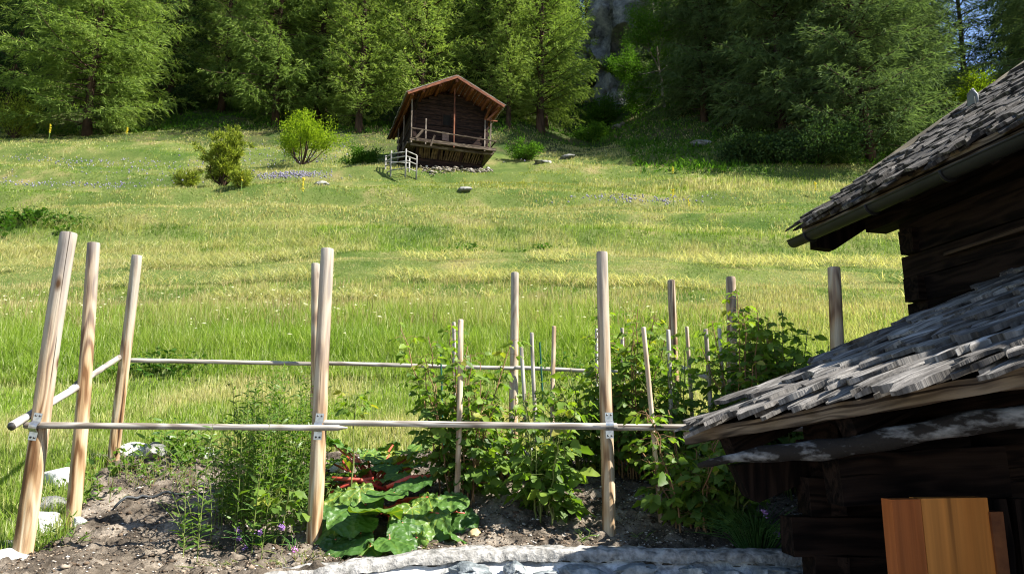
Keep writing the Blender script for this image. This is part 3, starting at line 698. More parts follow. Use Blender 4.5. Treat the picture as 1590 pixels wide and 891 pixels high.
# mullein spikes
M_YEL = plain("mullein_yellow", (.62, .50, .03), (.75, .62, .05), 9)
M_STEM = plain("green_stem", (.07, .13, .03), (.12, .18, .04), 9)
for px, py, Y, hh, lb in ((76, 214, 50, 1.5, "yellow mullein spike at the forest edge, far left"), (196, 216, 50, 1.1, "yellow mullein spike under the huge wide larch"),
        (374, 302, 36, 1.1, "yellow mullein spike right beside the big juniper"), (468, 335, 32, 1.4, "yellow mullein spike below the lime green shrub"),
        (1045, 275, 42, .9, "yellow mullein spike in the shade below the dark bank"), (1046, 325, 34, 1.0, "yellow mullein spike among the pale tall grass, left of a pair"),
        (1070, 320, 35, .9, "yellow mullein spike among the pale tall grass, right of a pair"), (1268, 312, 36, .9, "yellow mullein spike next to the cabin roof's far corner")):
    x = XY(px, Y, py); e = empty("mullein", (x, Y, Hs(x, Y))); tag(e, lb, "flower")
    b = MB(); b.tube([(0, 0, -.05), (0.01, 0, hh*.6)], .02, 5); b.build("stem", M_STEM, e)
    v, f = blobs(60, np.stack([r.normal(0, .028, 60), r.normal(0, .028, 60), r.uniform(.5*hh, hh, 60)], 1), r.uniform(.018, .036, 60), 3, 1.0)
    mesh("flower_spike", v, f, M_YEL, False, e)
# ------------------------------------------------------------------ rocks
from mathutils import noise as mn
import bmesh
def rock_geo(seed, sub=3, rough=.25, facet=.5, sc=1.3):
    bm = bmesh.new(); bmesh.ops.create_icosphere(bm, subdivisions=sub, radius=1)
    off = Vector((seed*3.1, seed*1.7, seed*.9))
    for v in bm.verts:
        p = v.co.copy(); 
        d = mn.fractal(p*sc+off, 1.0, 2.0, 4)*rough*1.6
        c = mn.cell(p*sc*1.4+off)*rough*facet
        v.co = p*(1+d+c)
    # a few planar cuts give split faces
    rr = random.Random(seed)
    for _ in range(5):
        nn = Vector((rr.uniform(-1, 1), rr.uniform(-1, 1), rr.uniform(-.3, 1))).normalized(); dd = rr.uniform(.55, .85)
        for v in bm.verts:
            e = v.co.dot(nn)-dd
            if e > 0: v.co -= nn*e*.9
    vs = [v.co.copy() for v in bm.verts]; fs = [[v.index for v in f.verts] for f in bm.faces]; bm.free(); return vs, fs
def rock_mat(name, c1, c2, c3, s=4, bd=.04):
    m, n, l = newmat(name); mp = coords(n, l, (1, 1, 1)); a = noise(n, l, mp, s, 8, .65); b = noise(n, l, mp, s*7, 5, .7)
    v = N(n, "ShaderNodeTexVoronoi", feature='DISTANCE_TO_EDGE'); v.inputs['Scale'].default_value = s*.6; l.new(a.outputs['Color'], v.inputs['Vector'])
    r_ = ramp(n, [(.35, c1), (.5, c2), (.65, c3)]); l.new(a.outputs[0], r_.inputs[0])
    c = mixc(n, l, .6, r_.outputs[0], b.outputs['Fac'], 'OVERLAY')
    ad = N(n, "ShaderNodeMath", operation='ADD'); l.new(a.outputs[0], ad.inputs[0]); l.new(b.outputs[0], ad.inputs[1])
    principled(n, l, c, .9, bump(n, l, ad.outputs[0], .8, bd), .2); return m
M_ROCKW = rock_mat("pale_rock", (.36, .36, .34), (.55, .55, .52), (.72, .71, .67), 5)
M_ROCKG = rock_mat("grey_rock", (.10, .10, .095), (.20, .20, .185), (.34, .33, .30), 3, .06)
M_CLIFF = rock_mat("cliff_rock", (.10, .10, .10), (.32, .32, .315), (.60, .58, .54), .8, 1.2)
M_STONE = rock_mat("blue_slate", (.09, .105, .11), (.19, .215, .225), (.36, .385, .39), 6, .02)
def rock(name, x, y, z, sx, sy, sz, seed, label, mat=None, sub=3, cat='rock', kind=None, rough=.2, rz=None, parent=None):
    vs, fs = rock_geo(seed, sub, rough)
    a = seed*1.3 if rz is None else rz
    vs = [Vector((p.x*sx, p.y*sy, p.z*sz)) for p in vs]; M = Matrix.Rotation(a, 3, 'Z'); vs = [M @ p for p in vs]
    o = mesh(name, vs, fs, mat or M_ROCKW, False, parent, loc=(x, y, z)); smooth_by_angle(o, 28)
    if not parent: tag(o, label, cat, None, kind)
    return o
c = P(945, 95, 80)
rock("cliff", c.x, 80, c.z-.5, 6.4, 4.5, 7.8, 11, "pale grey rock cliff rising above the gully", M_CLIFF, 6, 'cliff', 'structure', .62, 0)
c = P(955, 135, 76); rock("cliff", c.x+.6, 76.5, c.z-1.5, 3.4, 2.4, 3.2, 12, "lower ledge of the pale grey rock cliff", M_CLIFF, 5, 'cliff', 'structure', .4, .3)
for i, (px, py, Y, s, lb) in enumerate(((845, 238, 47.5, .6, "grey slabby rock in the grass right of the barn, left one"), (880, 236, 48.5, .45, "grey slabby rock in the grass right of the barn, right one"),
       (1090, 262, 49.5, .55, "grey rock on the shaded bank under the dark bushes"), (965, 196, 62, .8, "pale boulder on the grassy gully slope"), (905, 182, 66, .7, "small pale boulder under the olive bush by the cliff"),
       (500, 298, 37.5, .32, "low grey rock right of the violet flowers in the meadow"), (722, 306, 37, .3, "small grey rock in the mown grass below the barn"),
       (1180, 300, 40, .45, "flat dark rock at the edge of the shaded bank"))):
    x = P(px, py, Y).x; rock("rock", x, Y, Hs(x, Y)+s*.12, s*1.5, s, s*.55, 20+i, lb, M_ROCKG)

# ------------------------------------------------------------------ barn on the hill
BX, BY = P(700, 270, 43.6).x, 43.6
TH = R(18.0)                                   # depth axis points 18 degrees left of forward
barn = empty("hay_barn", (BX, BY, P(708, 276, 43.2).z), TH); barn.scale = (1, 1, 1.10); tag(barn, "dark old log barn with gallery and reddish eaves, alone up in the meadow", "barn")
M_LOG = wood_mat("old_logs", (.018, .009, .007), (.007, .004, .004), (.038, .019, .013), 0, .8, rough=.9, bmp=.5, knots=False)
M_LOGY = wood_mat("old_logs_side", (.018, .009, .007), (.007, .004, .004), (.038, .019, .013), 1, .8, rough=.9, bmp=.5, knots=False)
M_RED = wood_mat("red_eaves_wood", (.135, .044, .022), (.055, .020, .012), (.21, .078, .038), 1, .7, rough=.8, bmp=.3, knots=False)
M_GREYW = wood_mat("grey_rail_wood", (.13, .10, .08), (.06, .045, .035), (.22, .18, .15), 2, .7, rough=.9, bmp=.3, knots=False)
M_SILV = wood_mat("silver_pole", (.23, .225, .21), (.13, .125, .115), (.35, .34, .32), 2, .7, rough=.9, bmp=.3, knots=False)
M_GREYX = wood_mat("grey_plank", (.070, .050, .036), (.025, .018, .013), (.14, .11, .08), 0, .7, rough=.9, bmp=.4, knots=False)
M_VOID = plain("dark_interior", (.006, .005, .005), (.012, .010, .009), 4)
HW = 2.28; D0, D1 = 0.35, 5.6; ZF, ZW, ZR = 1.95, 4.55, 5.45
def logwall(b, x0, x1, y, z0, z1, axis='x', th=.16, lh=.21, top=None, notch=.25):
    z = z0; k = 0
    while z < z1-.02:
        hh = min(lh, z1-z); 
        a, c_ = x0, x1
        if top: a, c_ = top(z+hh*.5)
        if c_-a > .1:
            e = notch if not top else .0
            j = random.uniform(-.012, .012)
            if axis == 'x': b.beam((a-e*(k % 2), y+j, z+hh/2), (c_+e*(k % 2), y+j, z+hh/2), th+random.uniform(-.01, .03), hh-.018, seg=5, jit=.008)
            else: b.beam((y+j, a-e*(1-k % 2), z+hh/2), (y+j, c_+e*(1-k % 2), z+hh/2), th+random.uniform(-.01, .03), hh-.018, seg=5, jit=.008)
        z += lh; k += 1
# footing of stones, lower log storey
b = MB(); logwall(b, -1.95, 1.95, D0+.25, .40, 1.35); b.build("lower_wall", M_LOG, barn)
b = MB(); 
for xx in (-1.95, 1.95): logwall(b, D0+.25, D1-.3, xx, .40, 1.45, 'y')
b.build("lower_side_wall", M_LOGY, barn)
b = MB(); b.box((0, (D0+D1)/2+.1, .8), (3.7, D1-D0-.7, 1.4)); b.box((0, (D0+D1)/2+.1, 3.1), (2*HW-.2, D1-D0-.4, 2.3)); b.build("interior", M_VOID, barn)
# flared boarding between lower and upper storey
b = MB()
for i in range(26):
    x = -2.05+i*.165; b.beam((x*.93, D0+.16, 1.30), (x+random.uniform(-.05, .12), D0-.55, 1.83+random.uniform(-.02, .02)), .12, .035, up=(0, -1, 1))
b.build("flared_boards", plain("yellowed_boards", (.055, .036, .018), (.14, .095, .05), 5), barn)
for x in (-2.1, -.75, .7, 2.05):
    b = MB(); b.beam((x, D0+.4, 1.2), (x, D0-.75, 1.9), .14, .16); b.build("brace", M_LOGY, barn)
# gallery floor
b = MB(); b.box((0.0, D0-.35, ZF-.04), (5.3, 1.15, .09), jit=.01); b.beam((-2.72, D0-.95, ZF-.03), (2.72, D0-.95, ZF-.10), .16, .17, seg=6, jit=.012); b.beam((-2.6, D0-.62, ZF-.22), (2.6, D0-.62, ZF-.24), .14, .15, seg=6, jit=.01)
for sx in (-1, 1): b.box((sx*2.48, D0+2.2, ZF-.045), (.62, 5.2, .08))
b.build("gallery_floor", M_GREYX, barn)
# upper storey
b = MB(); logwall(b, -HW, HW, D0, ZF, ZW); 
logwall(b, -HW, HW, D0, ZW, ZR-.18, top=lambda z: (-HW*(ZR-.05-z)/(ZR-.05-ZW), HW*(ZR-.05-z)/(ZR-.05-ZW))); b.build("front_wall", M_LOG, barn)
b = MB()
for xx in (-HW, HW): logwall(b, D0, D1, xx, ZF, ZW, 'y')
logwall(b, -HW, HW, D1, ZF, ZW); b.build("side_wall", M_LOGY, barn)
for sx in (-1, 1):
    b = MB(); b.box((sx*(HW+.03), D0-.12, (ZF+ZW)/2), (.20, .14, ZW-ZF-.1), jit=.01); b.build("corner_logs", M_LOGY, barn)
b = MB(); b.box((-.28, D0-.105, 3.62), (.44, .05, .62)); dr = b.build("window", M_VOID, barn)
b = MB()
for x in (-.53, -.03): b.box((x, D0-.13, 3.62), (.06, .05, .72))
b.build("frame", M_LOGY, dr)
b = MB(); b.box((-.33, D0-.13, 2.62), (.42, .05, .50), jit=.02); b.build("patch_board", plain("pale_patch", (.13, .085, .07), (.24, .16, .13), 6), barn)
# gallery posts and rails
for (x, z1) in ((-2.62, 4.3), (-1.75, 3.2), (.02, 5.25), (1.98, 3.6)):
    b = MB(); b.beam((x, D0-.98, ZF-.25), (x+random.uniform(-.05, .03), D0-.98, z1), .075, .075, up=(0, 1, 0), seg=4, jit=.006); b.build("gallery_post", M_GREYW if abs(x) > 1 else M_RED, barn)
for (x, y) in ((2.68, D0+.1), (2.70, D0+1.6), (-2.7, D0+1.5), (-2.7, D0+3.6)):
    b = MB(); b.beam((x, y, ZF-.2), (x, y, ZW-.3), .07, .07, up=(0, 1, 0), seg=3, jit=.006); b.build("gallery_post", M_GREYW, barn)
b = MB(); b.beam((-2.65, D0-1.0, 2.55), (2.75, D0-1.0, 2.36), .05, .06, seg=6, jit=.006); b.build("gallery_rail", M_GREYX, barn)
b = MB(); b.beam((2.72, D0-1.0, 2.38), (2.72, D0+3, 2.42), .05, .06, seg=6, jit=.006); b.beam((-2.72, D0-.9, 2.6), (-2.72, D0+4, 2.6), .05, .06, seg=6, jit=.006); b.build("gallery_rail", M_LOGY, barn)
# hewn timbers leaning at the left corner
b = MB(); b.beam((-2.35, D0-1.0, ZF), (-1.95, D0-1.05, ZF+.5), .16, .12); b.beam((-1.45, D0-1.02, ZF-.35), (-1.2, D0-1.05, ZF+.3), .10, .10); b.build("corner_stub", M_GREYX, barn)
# roof: boards, rafters, purlins, shingle layer
OV = 1.75; EX = 3.05
ridge = ZR+.22; sl = (ridge-4.28)/EX
def rf(x, z=0): return ridge-abs(x)*sl+z
for sx in (-1, 1):
    b = MB()
    nb = 26
    for i in range(nb):                        # shingle courses, ragged
        for j in range(13):
            y0 = D0-OV+.0+i*(D1-D0+OV+.9)/nb; x0 = j*EX/13
            w_ = (D1-D0+OV+.9)/nb
            b.beam((sx*(x0-.05), y0+w_/2, rf(x0-.05, .075+random.uniform(0, .02))), (sx*(x0+EX/13+.06+random.uniform(0, .05)), y0+w_/2, rf(x0+EX/13+.06, .06+random.uniform(0, .02))), w_*.94, .03, jit=.006)
    b.build("roof_shingles", plain("barn_shingles", (.10, .09, .08), (.26, .24, .21), 5), barn)
    b = MB()
    b.beam((0, D0-OV+.04, rf(0, .0)), (sx*EX, D0-OV+.04, rf(EX, .0)), .05, .20, seg=4, jit=.006); b.build("barge_board", M_RED, barn)
    b = MB()
    for i in range(12):
        x = .12+i*(EX-.12)/12; b.beam((sx*(x+.11), D0-OV+.06, rf(x+.11, .0)), (sx*(x+.11), D1+.8, rf(x+.11, .0)), .225, .03, up=(sx*sl, 0, 1), seg=2, jit=.003)
    b.build("soffit_boards", M_RED, barn)
    for x in (1.02, 2.05, 2.72):
        b = MB(); b.beam((sx*x, D0-OV+.12, rf(x, -.13)), (sx*x, D1+.5, rf(x, -.13)), .15, .17, seg=3, jit=.008); b.build("purlin", M_RED, barn)
b = MB(); b.beam((0, D0-OV+.10, rf(0, -.20)), (0, D1+.6, rf(0, -.20)), .17, .20); b.build("purlin", M_RED, barn)
# knee braces at front
for sx in (-1, 1):
    b = MB(); b.beam((sx*(HW-.02), D0-.1, ZW-.55), (sx*(HW+.02), D0-1.25, rf(HW, -.22)), .13, .15); b.build("brace", M_RED if sx > 0 else M_LOGY, barn)
b = MB(); b.beam((2.1, D0-1.1, 3.55), (2.85, D0-1.2, rf(2.85, -.1)), .05, .10); b.build("brace", M_RED, barn)
b = MB(); b.beam((1.95, D0-1.0, 3.6), (2.8, D0-1.0, 3.6), .05, .07); b.build("cross_rail", M_RED, barn)
# stone heap at the foot
m, n, l = newmat("rubble_stone"); at = N(n, "ShaderNodeAttribute", attribute_name='tint')
rr = ramp(n, [(0, (.08, .07, .055)), (.4, (.22, .19, .15)), (.75, (.40, .36, .30)), (1, (.60, .57, .52))]); l.new(at.outputs['Fac'], rr.inputs[0]); principled(n, l, rr.outputs[0], .9, None, .2); M_RUB = m
r = np.random.default_rng(8); k = 200
xx = r.uniform(-2.0, 2.5, k); yy = r.normal(-.35, .32, k)
wx = BX+xx*math.cos(TH)-yy*math.sin(TH); wy = BY+xx*math.sin(TH)+yy*math.cos(TH)
v, f = blobs(k, np.stack([wx, wy, H(wx, wy)+r.uniform(-.02, .24, k)], 1), r.uniform(.07, .17, k), 9)
tag(mesh("rubble", v, f, M_RUB, False, attrs={'tint': np.repeat(r.random(k), 6)}), "loose pale stones heaped along the foot of the barn", "stones", kind='stuff')
b = MB()
for i in range(9):
    for j in range(2): 
        pass
for i in range(11): rock("footing_stone", -2+i*.4, .5, .22, .26, .22, .24, 60+i, "", M_ROCKG, 2, parent=barn)

# ------------------------------------------------------------------ small rack of grey poles beside the barn
rc = P(618, 276, 41.5); rack = empty("wooden_rack", (rc.x, 41.5, Hs(rc.x, 41.5)), R(-16)); tag(rack, "small open rack of silvery grey poles standing left of the barn", "rack")
rp = [(-.95, .2), (-.42, -.15), (.35, .75), (.62, -.35), (1.0, .35)]
hts = [1.5, 1.62, 1.5, 1.55, 1.35]
for (x, y), h_ in zip(rp, hts):
    b = MB(); b.tube([(x, y, -.2), (x+.02, y, h_)], [.055, .045], 6); b.build("post", M_SILV, rack, True)
for z in (.42, .85, 1.15, 1.42):
    for (i, j) in ((0, 1), (1, 3), (3, 4), (0, 2)):
        if (i, j) == (0, 2) and z != 1.15: continue
        b = MB(); b.tube([(*rp[i], z+random.uniform(-.03, .03)), (*rp[j], z-.04)], .034, 6); b.build("rail", M_SILV, rack, True)

# ------------------------------------------------------------------ big shingle roofs of the cabin and the lean-to
def shingle_mat(name, c1, c2, c3, along=1, s=1.0):
    m, n, l = newmat(name)
    uv = N(n, "ShaderNodeAttribute", attribute_name='suv'); mp = n.new("ShaderNodeMapping"); l.new(uv.outputs['Vector'], mp.inputs[0])
    mp.inputs['Scale'].default_value = (26*s, 1.6*s, 1)
    a = noise(n, l, mp, 1, 6, .7, .6)
    mp2 = n.new("ShaderNodeMapping"); l.new(uv.outputs['Vector'], mp2.inputs[0]); mp2.inputs['Scale'].default_value = (7*s, 4*s, 1); b = noise(n, l, mp2, 1, 6, .7)
    at = N(n, "ShaderNodeAttribute", attribute_name='tint')
    r_ = ramp(n, [(.33, c1), (.5, c2), (.68, c3)]); l.new(a.outputs[0], r_.inputs[0])
    c = mixc(n, l, .55, r_.outputs[0], b.outputs['Fac'], 'OVERLAY')
    sh = ramp(n, [(0, (.55, .52, .50)), (1, (1.25, 1.22, 1.18))]); l.new(at.outputs['Fac'], sh.inputs[0])
    c = mixc(n, l, 1, c, sh.outputs[0], 'MULTIPLY')
    ad = N(n, "ShaderNodeMath", operation='MULTIPLY_ADD'); l.new(a.outputs[0], ad.inputs[0]); ad.inputs[1].default_value = 1; l.new(b.outputs[0], ad.inputs[2])
    principled(n, l, c, .85, bump(n, l, ad.outputs[0], .9, .02), .25); return m
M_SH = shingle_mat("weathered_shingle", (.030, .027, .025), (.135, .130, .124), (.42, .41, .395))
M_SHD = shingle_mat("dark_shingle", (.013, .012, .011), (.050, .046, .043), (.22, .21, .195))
def shingles(name, A, e1, e2, mat, parent, expo, wid, thick, over=.10, L=.55, rag=.06, seed=1, vmax=1.0, umin=0.0, umax=1.0, sag=0.0, edge_fn=None):
    """A corner, e1 along the eave, e2 up the slope. courses of rough split shingles"""
    r = np.random.default_rng(seed)
    A = np.array(A); e1 = np.array(e1); e2 = np.array(e2); l1 = np.linalg.norm(e1); l2 = np.linalg.norm(e2)
    u1 = e1/l1; u2 = e2/l2; nn = np.cross(u1, u2); nn /= np.linalg.norm(nn); nn = nn*np.sign(nn[2])
    V = []; F = []; T = []; UV = []
    nc = int(l2*vmax/expo)+1; NU, NV = 12, 8
    for cc in range(-1, nc):
        c_ = max(cc, 0)
        u = umin*l1-over*r.uniform(.2, 1)
        while u < umax*l1+over*.4:
            w = wid*r.uniform(.4, 1.7); 
            vb = c_*expo-over+r.normal(0, rag*.6); 
            if vb+L > l2*vmax+.25: vb = l2*vmax+.25-L
            lift = thick*r.uniform(1.2, 2.0)*(.25 if cc < 0 else 1); th = thick*r.uniform(.6, 1.3); tw = r.normal(0, thick*.55); skew = r.normal(0, .06)
            bend = r.uniform(-.35, .35)*thick
            base = len(V); k1, k2 = r.uniform(0, 50, 2)
            us = np.linspace(0, 1, NU); vs_ = np.linspace(0, 1, NV)
            butt = rag*((vnoise(us*3.3+k1, us*0+k2, seed)-.5)*2.0+(vnoise(us*9+k1, us*0+k2, seed+1)-.5)*1.1)
            eb = rag*.35
            for s_ in (1, 0):
                for iv, tv in enumerate(vs_):
                    for iu, tu in enumerate(us):
                        uu = u+tu*w*.97+skew*tv*L; vv = vb+tv*L+(butt[iu]*(1-tv)**3)
                        if iu in (0, NU-1): uu += float(vnoise(np.array([tv*5+k1]), np.array([k2+iu]), 3)[0]-.5)*eb
                        hgt = lift*(1-tv)**1.0+thick*.4+tw*(tu-.5)+bend*math.sin(3.14*tu)
                        top_n = float(vnoise(np.array([tu*6+k1]), np.array([tv*1.6+k2]), 7)[0]-.5)*thick*.95
                        hgt += (th*(1-.55*tv)+top_n) if s_ else -.002
                        if s_ and iv == 0: hgt -= th*.25
                        p = A+u1*uu+u2*vv+nn*hgt
                        if sag: p = p-np.array([0, 0, sag*math.sin(3.14*min(max(uu/l1, 0), 1))])
                        V.append(p); UV.append((uu+k1, vv+k2*.3, 0)); 
            tv_ = r.uniform(0, 1); T += [tv_]*(2*NU*NV)
            q = NU*NV
            for iv in range(NV-1):
                for iu in range(NU-1):
                    a = base+iv*NU+iu; F.append((a, a+1, a+NU+1, a+NU)); F.append((a+q, a+q+NU, a+q+NU+1, a+q+1))
            for iu in range(NU-1):
                a = base+iu; F.append((a+q, a+q+1, a+1, a)); a2 = base+(NV-1)*NU+iu; F.append((a2, a2+1, a2+q+1, a2+q))
            for iv in range(NV-1):
                a = base+iv*NU; F.append((a, a+NU, a+NU+q, a+q)); a2 = a+NU-1; F.append((a2+q, a2+q+NU, a2+NU, a2))
            u += w+r.uniform(.002, .012)
    V = np.array(V); o = mesh(name, V, np.array(F), mat, False, parent, {'tint': np.array(T)})
    at = o.data.attributes.new('suv', 'FLOAT_VECTOR', 'POINT'); at.data.foreach_set('vector', np.array(UV, np.float32).ravel())
    smooth_by_angle(o, 35)
    return o
def local_empty(name, label, cat, loc):
    return tag(empty(name, loc), label, cat)
M_DLOG = wood_mat("cabin_logs", (.0085, .0055, .0045), (.003, .0022, .002), (.019, .012, .009), 1, .9, spec=.06, rough=.9, bmp=.5, knots=False)  # sun-burnt dark logs, colour darkened further to stand in for blocked skylight
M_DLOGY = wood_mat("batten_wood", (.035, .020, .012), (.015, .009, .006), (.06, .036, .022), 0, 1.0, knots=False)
M_DLOGX = wood_mat("cabin_logs_front", (.0085, .0055, .0045), (.003, .0022, .002), (.019, .012, .009), 0, .9, spec=.06, rough=.9, bmp=.5, knots=False)  # same log colour, shade from blocked skylight darkened into it
M_FASC = wood_mat("fascia_wood", (.085, .062, .042), (.030, .021, .014), (.17, .13, .09), 1, 1.4, rough=.85, bmp=.5)
M_BARKLOG = plain("peeling_bark", (.014, .012, .011), (.22, .225, .235), 6, .85, .9, .03, sc=(.9, .5, 1.6), lo=.47, hi=.60)
M_GUT = plain("dark_gutter", (.010, .010, .010), (.017, .0165, .016), 5, .6, .1, .005, .25, .0)

# --- main cabin
GF = P(1248, 366, 6.5)                                             # far end of the eave
ax = Vector((-math.sin(R(10.4)), math.cos(R(10.4)), 0)); rt = Vector((ax.y, -ax.x, 0))      # along eave (away), right
slope = R(34); up2 = rt*math.cos(slope)+Vector((0, 0, math.sin(slope)))
cab = local_empty("log_cabin", "dark log cabin at right with steep shingle roof and dark gutter", "cabin", (0, 0, 0))
eA = GF + Vector((0, 0, .10))+rt*.06
Ln = 5.2                                                            # eave runs towards and past the camera
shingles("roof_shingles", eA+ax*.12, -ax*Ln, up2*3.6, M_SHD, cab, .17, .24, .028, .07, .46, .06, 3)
b = MB()
for i in range(18): b.beam(eA+up2*(.05+i*.2)-Vector((0, 0, .02)), eA-ax*Ln+up2*(.05+i*.2)-Vector((0, 0, .02)), .19, .025, up=up2.cross(ax), seg=3, jit=.002)
b.build("roof_boards", M_DLOG, cab)
b = MB(); b.beam(eA+ax*.05-rt*.02-Vector((0, 0, .035)), eA-ax*Ln-rt*.02-Vector((0, 0, .035)), .035, .10, seg=12, jit=.004); b.build("eave_board", M_FASC, cab)
# verge board on the far gable
b = MB(); b.beam(eA+ax*.16+up2*.95+Vector((0, 0, .045)), eA+ax*.16+up2*3.6+Vector((0, 0, .06)), .05, .11, up=(0, 0, 1), seg=8, jit=.005); b.build("verge_board", wood_mat("verge", (.11, .095, .065), (.05, .042, .03), (.19, .165, .12), 0, 1.0, knots=False), cab)
# gutter: half round
def gutter():
    V = []; F = []; n_ = 14; segs = 26; rr = .062
    c0 = GF+ax*.10-rt*.045-Vector((0, 0, .03)); c1 = c0-ax*(Ln)
    for i in range(segs+1):
        c_ = c0.lerp(c1, i/segs)
        for s_, r_ in ((0, rr), (1, rr-.005)):
            for k in range(n_):
                a = math.pi+math.pi*k/(n_-1); V.append(c_+rt*(math.cos(a)*r_)+Vector((0, 0, math.sin(a)*r_)))
    q = 2*n_
    for i in range(segs):
        for k in range(n_-1):
            a = i*q+k; F.append((a, a+q, a+q+1, a+1)); a += n_; F.append((a, a+1, a+q+1, a+q))
        a = i*q; F.append((a, a+n_, a+q+n_, a+q)); a = i*q+n_-1; F.append((a, a+q, a+q+n_, a+n_))
    F.append(tuple(range(0, n_)))
    o = mesh("gutter", V, F, M_GUT, False, cab); smooth_by_angle(o, 50); return o, c0, c1
gut, g0, g1 = gutter()
b = MB(); b.tube([g0-ax*.005-Vector((0, 0, .0)), g0-ax*(Ln)], .0085, 6)
for o_ in (-.062,):
    b = MB(); b.tube([g0+rt*o_, g1+rt*o_], .008, 6); b.build("gutter_bead", M_GUT, gut, True)
b = MB(); b.add([g0+rt*.06*math.cos(math.pi+math.pi*k/12)+Vector((0, 0, .06*math.sin(math.pi+math.pi*k/12))) for k in range(13)], [tuple(range(13))]); b.build("gutter_end", M_GUT, gut)
for s_ in (.28, 1.12, 1.9, 2.6):
    b = MB(); c_ = g0-ax*s_
    b.tube([c_+rt*.07*math.cos(math.pi+math.pi*k/10)+Vector((0, 0, .07*math.sin(math.pi+math.pi*k/10))) for k in range(11)]+[c_+rt*.10+Vector((0, 0, .09))], .011, 5); b.build("gutter_bracket", M_GUT, gut, True)
# rafter tails, purlin end and wall
for s_ in (.30, 1.15, 2.0, 2.85, 3.7):
    b = MB(); c_ = eA-ax*s_; b.beam(c_+rt*.05-Vector((0, 0, .075)), c_+up2*3.3-Vector((0, 0, .12)), .10, .13, seg=3, jit=.006); b.build("rafter", M_DLOGX, cab)
wc = P(1412, 420, 6.0)                                                # far corner of the side wall
W0 = Vector((wc.x, wc.y, 0)); 
b = MB(); zz = -.6; k = 0; topz = eA.z+.12
while zz < topz:
    j = random.uniform(-.012, .012); e_ = .0 if k % 2 else .07
    a_ = W0+ax*e_; c_ = W0-ax*6
    b.beam(Vector((a_.x, a_.y, zz+.1))+rt*(.08+j), Vector((c_.x, c_.y, zz+.1))+rt*(.08+j), .16+random.uniform(-.01, .02), .196, seg=14, jit=.006); zz += .2; k += 1
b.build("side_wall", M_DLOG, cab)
b = MB(); zz = -.6; k = 0
while zz < topz+1.6:
    e_ = .07 if k % 2 else 0; a_ = W0-ax*.08-rt*e_; ex = 3.5
    if zz > topz-.15: a_ = W0-ax*.08+rt*((zz-topz+.25)/math.tan(slope))
    c_ = W0-ax*.08+rt*ex
    if (c_-a_).dot(rt) > .2: b.beam(Vector((a_.x, a_.y, zz+.1)), Vector((c_.x, c_.y, zz+.1)), .16, .196, seg=6, jit=.006)
    zz += .2; k += 1
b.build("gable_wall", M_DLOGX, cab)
# plate and its projecting stub under the eave (dark triangular bracket)
b = MB(); z_ = P(1330, 345, 6.3).z
s0 = W0+rt*.08
b.beam(Vector((s0.x, s0.y, topz-.16))+ax*.34-rt*.10, Vector((s0.x, s0.y, topz-.16))-ax*5-rt*.10, .20, .17, seg=6, jit=.006); b.build("wall_plate", M_DLOG, cab)
b = MB()
q0 = GF+ax*.02+rt*.10-Vector((0, 0, .11)); q1 = W0+ax*.35; q1 = Vector((q1.x, q1.y, topz-.05))
nrm = ax*.05
tri = [q0, q0+rt*.18-Vector((0, 0, .015)), q0+rt*.62+Vector((0, 0, .26)), q0+rt*.62+Vector((0, 0, .40)), q0+Vector((0, 0, .07))]
b.add([p+nrm for p in tri]+[p-nrm for p in tri], [(0, 1, 2, 3, 4), (9, 8, 7, 6, 5)]+[(i, (i+1) % 5+0, (i+1) % 5+5, i+5) for i in range(5)]); b.build("eave_bracket", M_DLOGX, cab)
b = MB(); b.beam(q1+rt*.05-Vector((0, 0, .02)), q1+rt*.05-ax*.5-Vector((0, 0, .02)), .11, .11, jit=.01); b.build("purlin_end", wood_mat("cut_end", (.22, .085, .05), (.12, .045, .03), (.30, .14, .08), 0, 1.2, knots=False), cab)
b = MB(); b.beam(W0-ax*.45-rt*.03+Vector((0, 0, topz-.62)), W0-ax*3-rt*.03+Vector((0, 0, topz-.60)), .05, .03, seg=4, jit=.004); b.build("wall_batten", M_DLOGY, cab)
# slate-coloured metal hook with wire on the roof
hk = P(1512, 172, 5.6)
def roofpt(px, py, off=0):
    """point on the cabin roof plane seen at that pixel"""
    d = (P(px, py, 5)-Vector((0, 0, EYE))); nr = up2.cross(ax).normalized(); t = (eA-Vector((0, 0, EYE))).dot(nr)/d.dot(nr)
    nr = nr if nr.z > 0 else -nr
    return Vector((0, 0, EYE))+d*t+nr*off
M_ZINC = plain("zinc", (.13, .135, .145), (.20, .205, .215), 8, .6, .1, .005, .4, .2)
try:
    h0 = roofpt(1512, 178); sg = tag(empty("snow_guard", tuple(h0)), "grey metal hook bracket fixed on the cabin roof shingles", "bracket")
    b = MB(); Mr = Matrix.Rotation(R(-34), 3, 'Y')
    sg.scale = (1.35, 1.35, 1.35); b.box((0, 0, .075), (.012, .075, .19)); b.build("plate", M_ZINC, sg)
    b = MB(); b.tube([(0, -.05, .02), (0, -.055, .12), (0, -.02, .175), (0, .03, .16), (0.02, .07, .08), (0.03, .09, -.02)], .011, 7); b.build("hook", M_ZINC, sg, True)
    b = MB(); b.tube([(.03, .05, .0), (.10, .02, .10), (.18, -.02, .19), (.28, -.05, .20), (.38, -.06, .14)], .0045, 5); b.build("wire", M_ZINC, sg, True)
except Exception as ex: print("snow guard", ex)

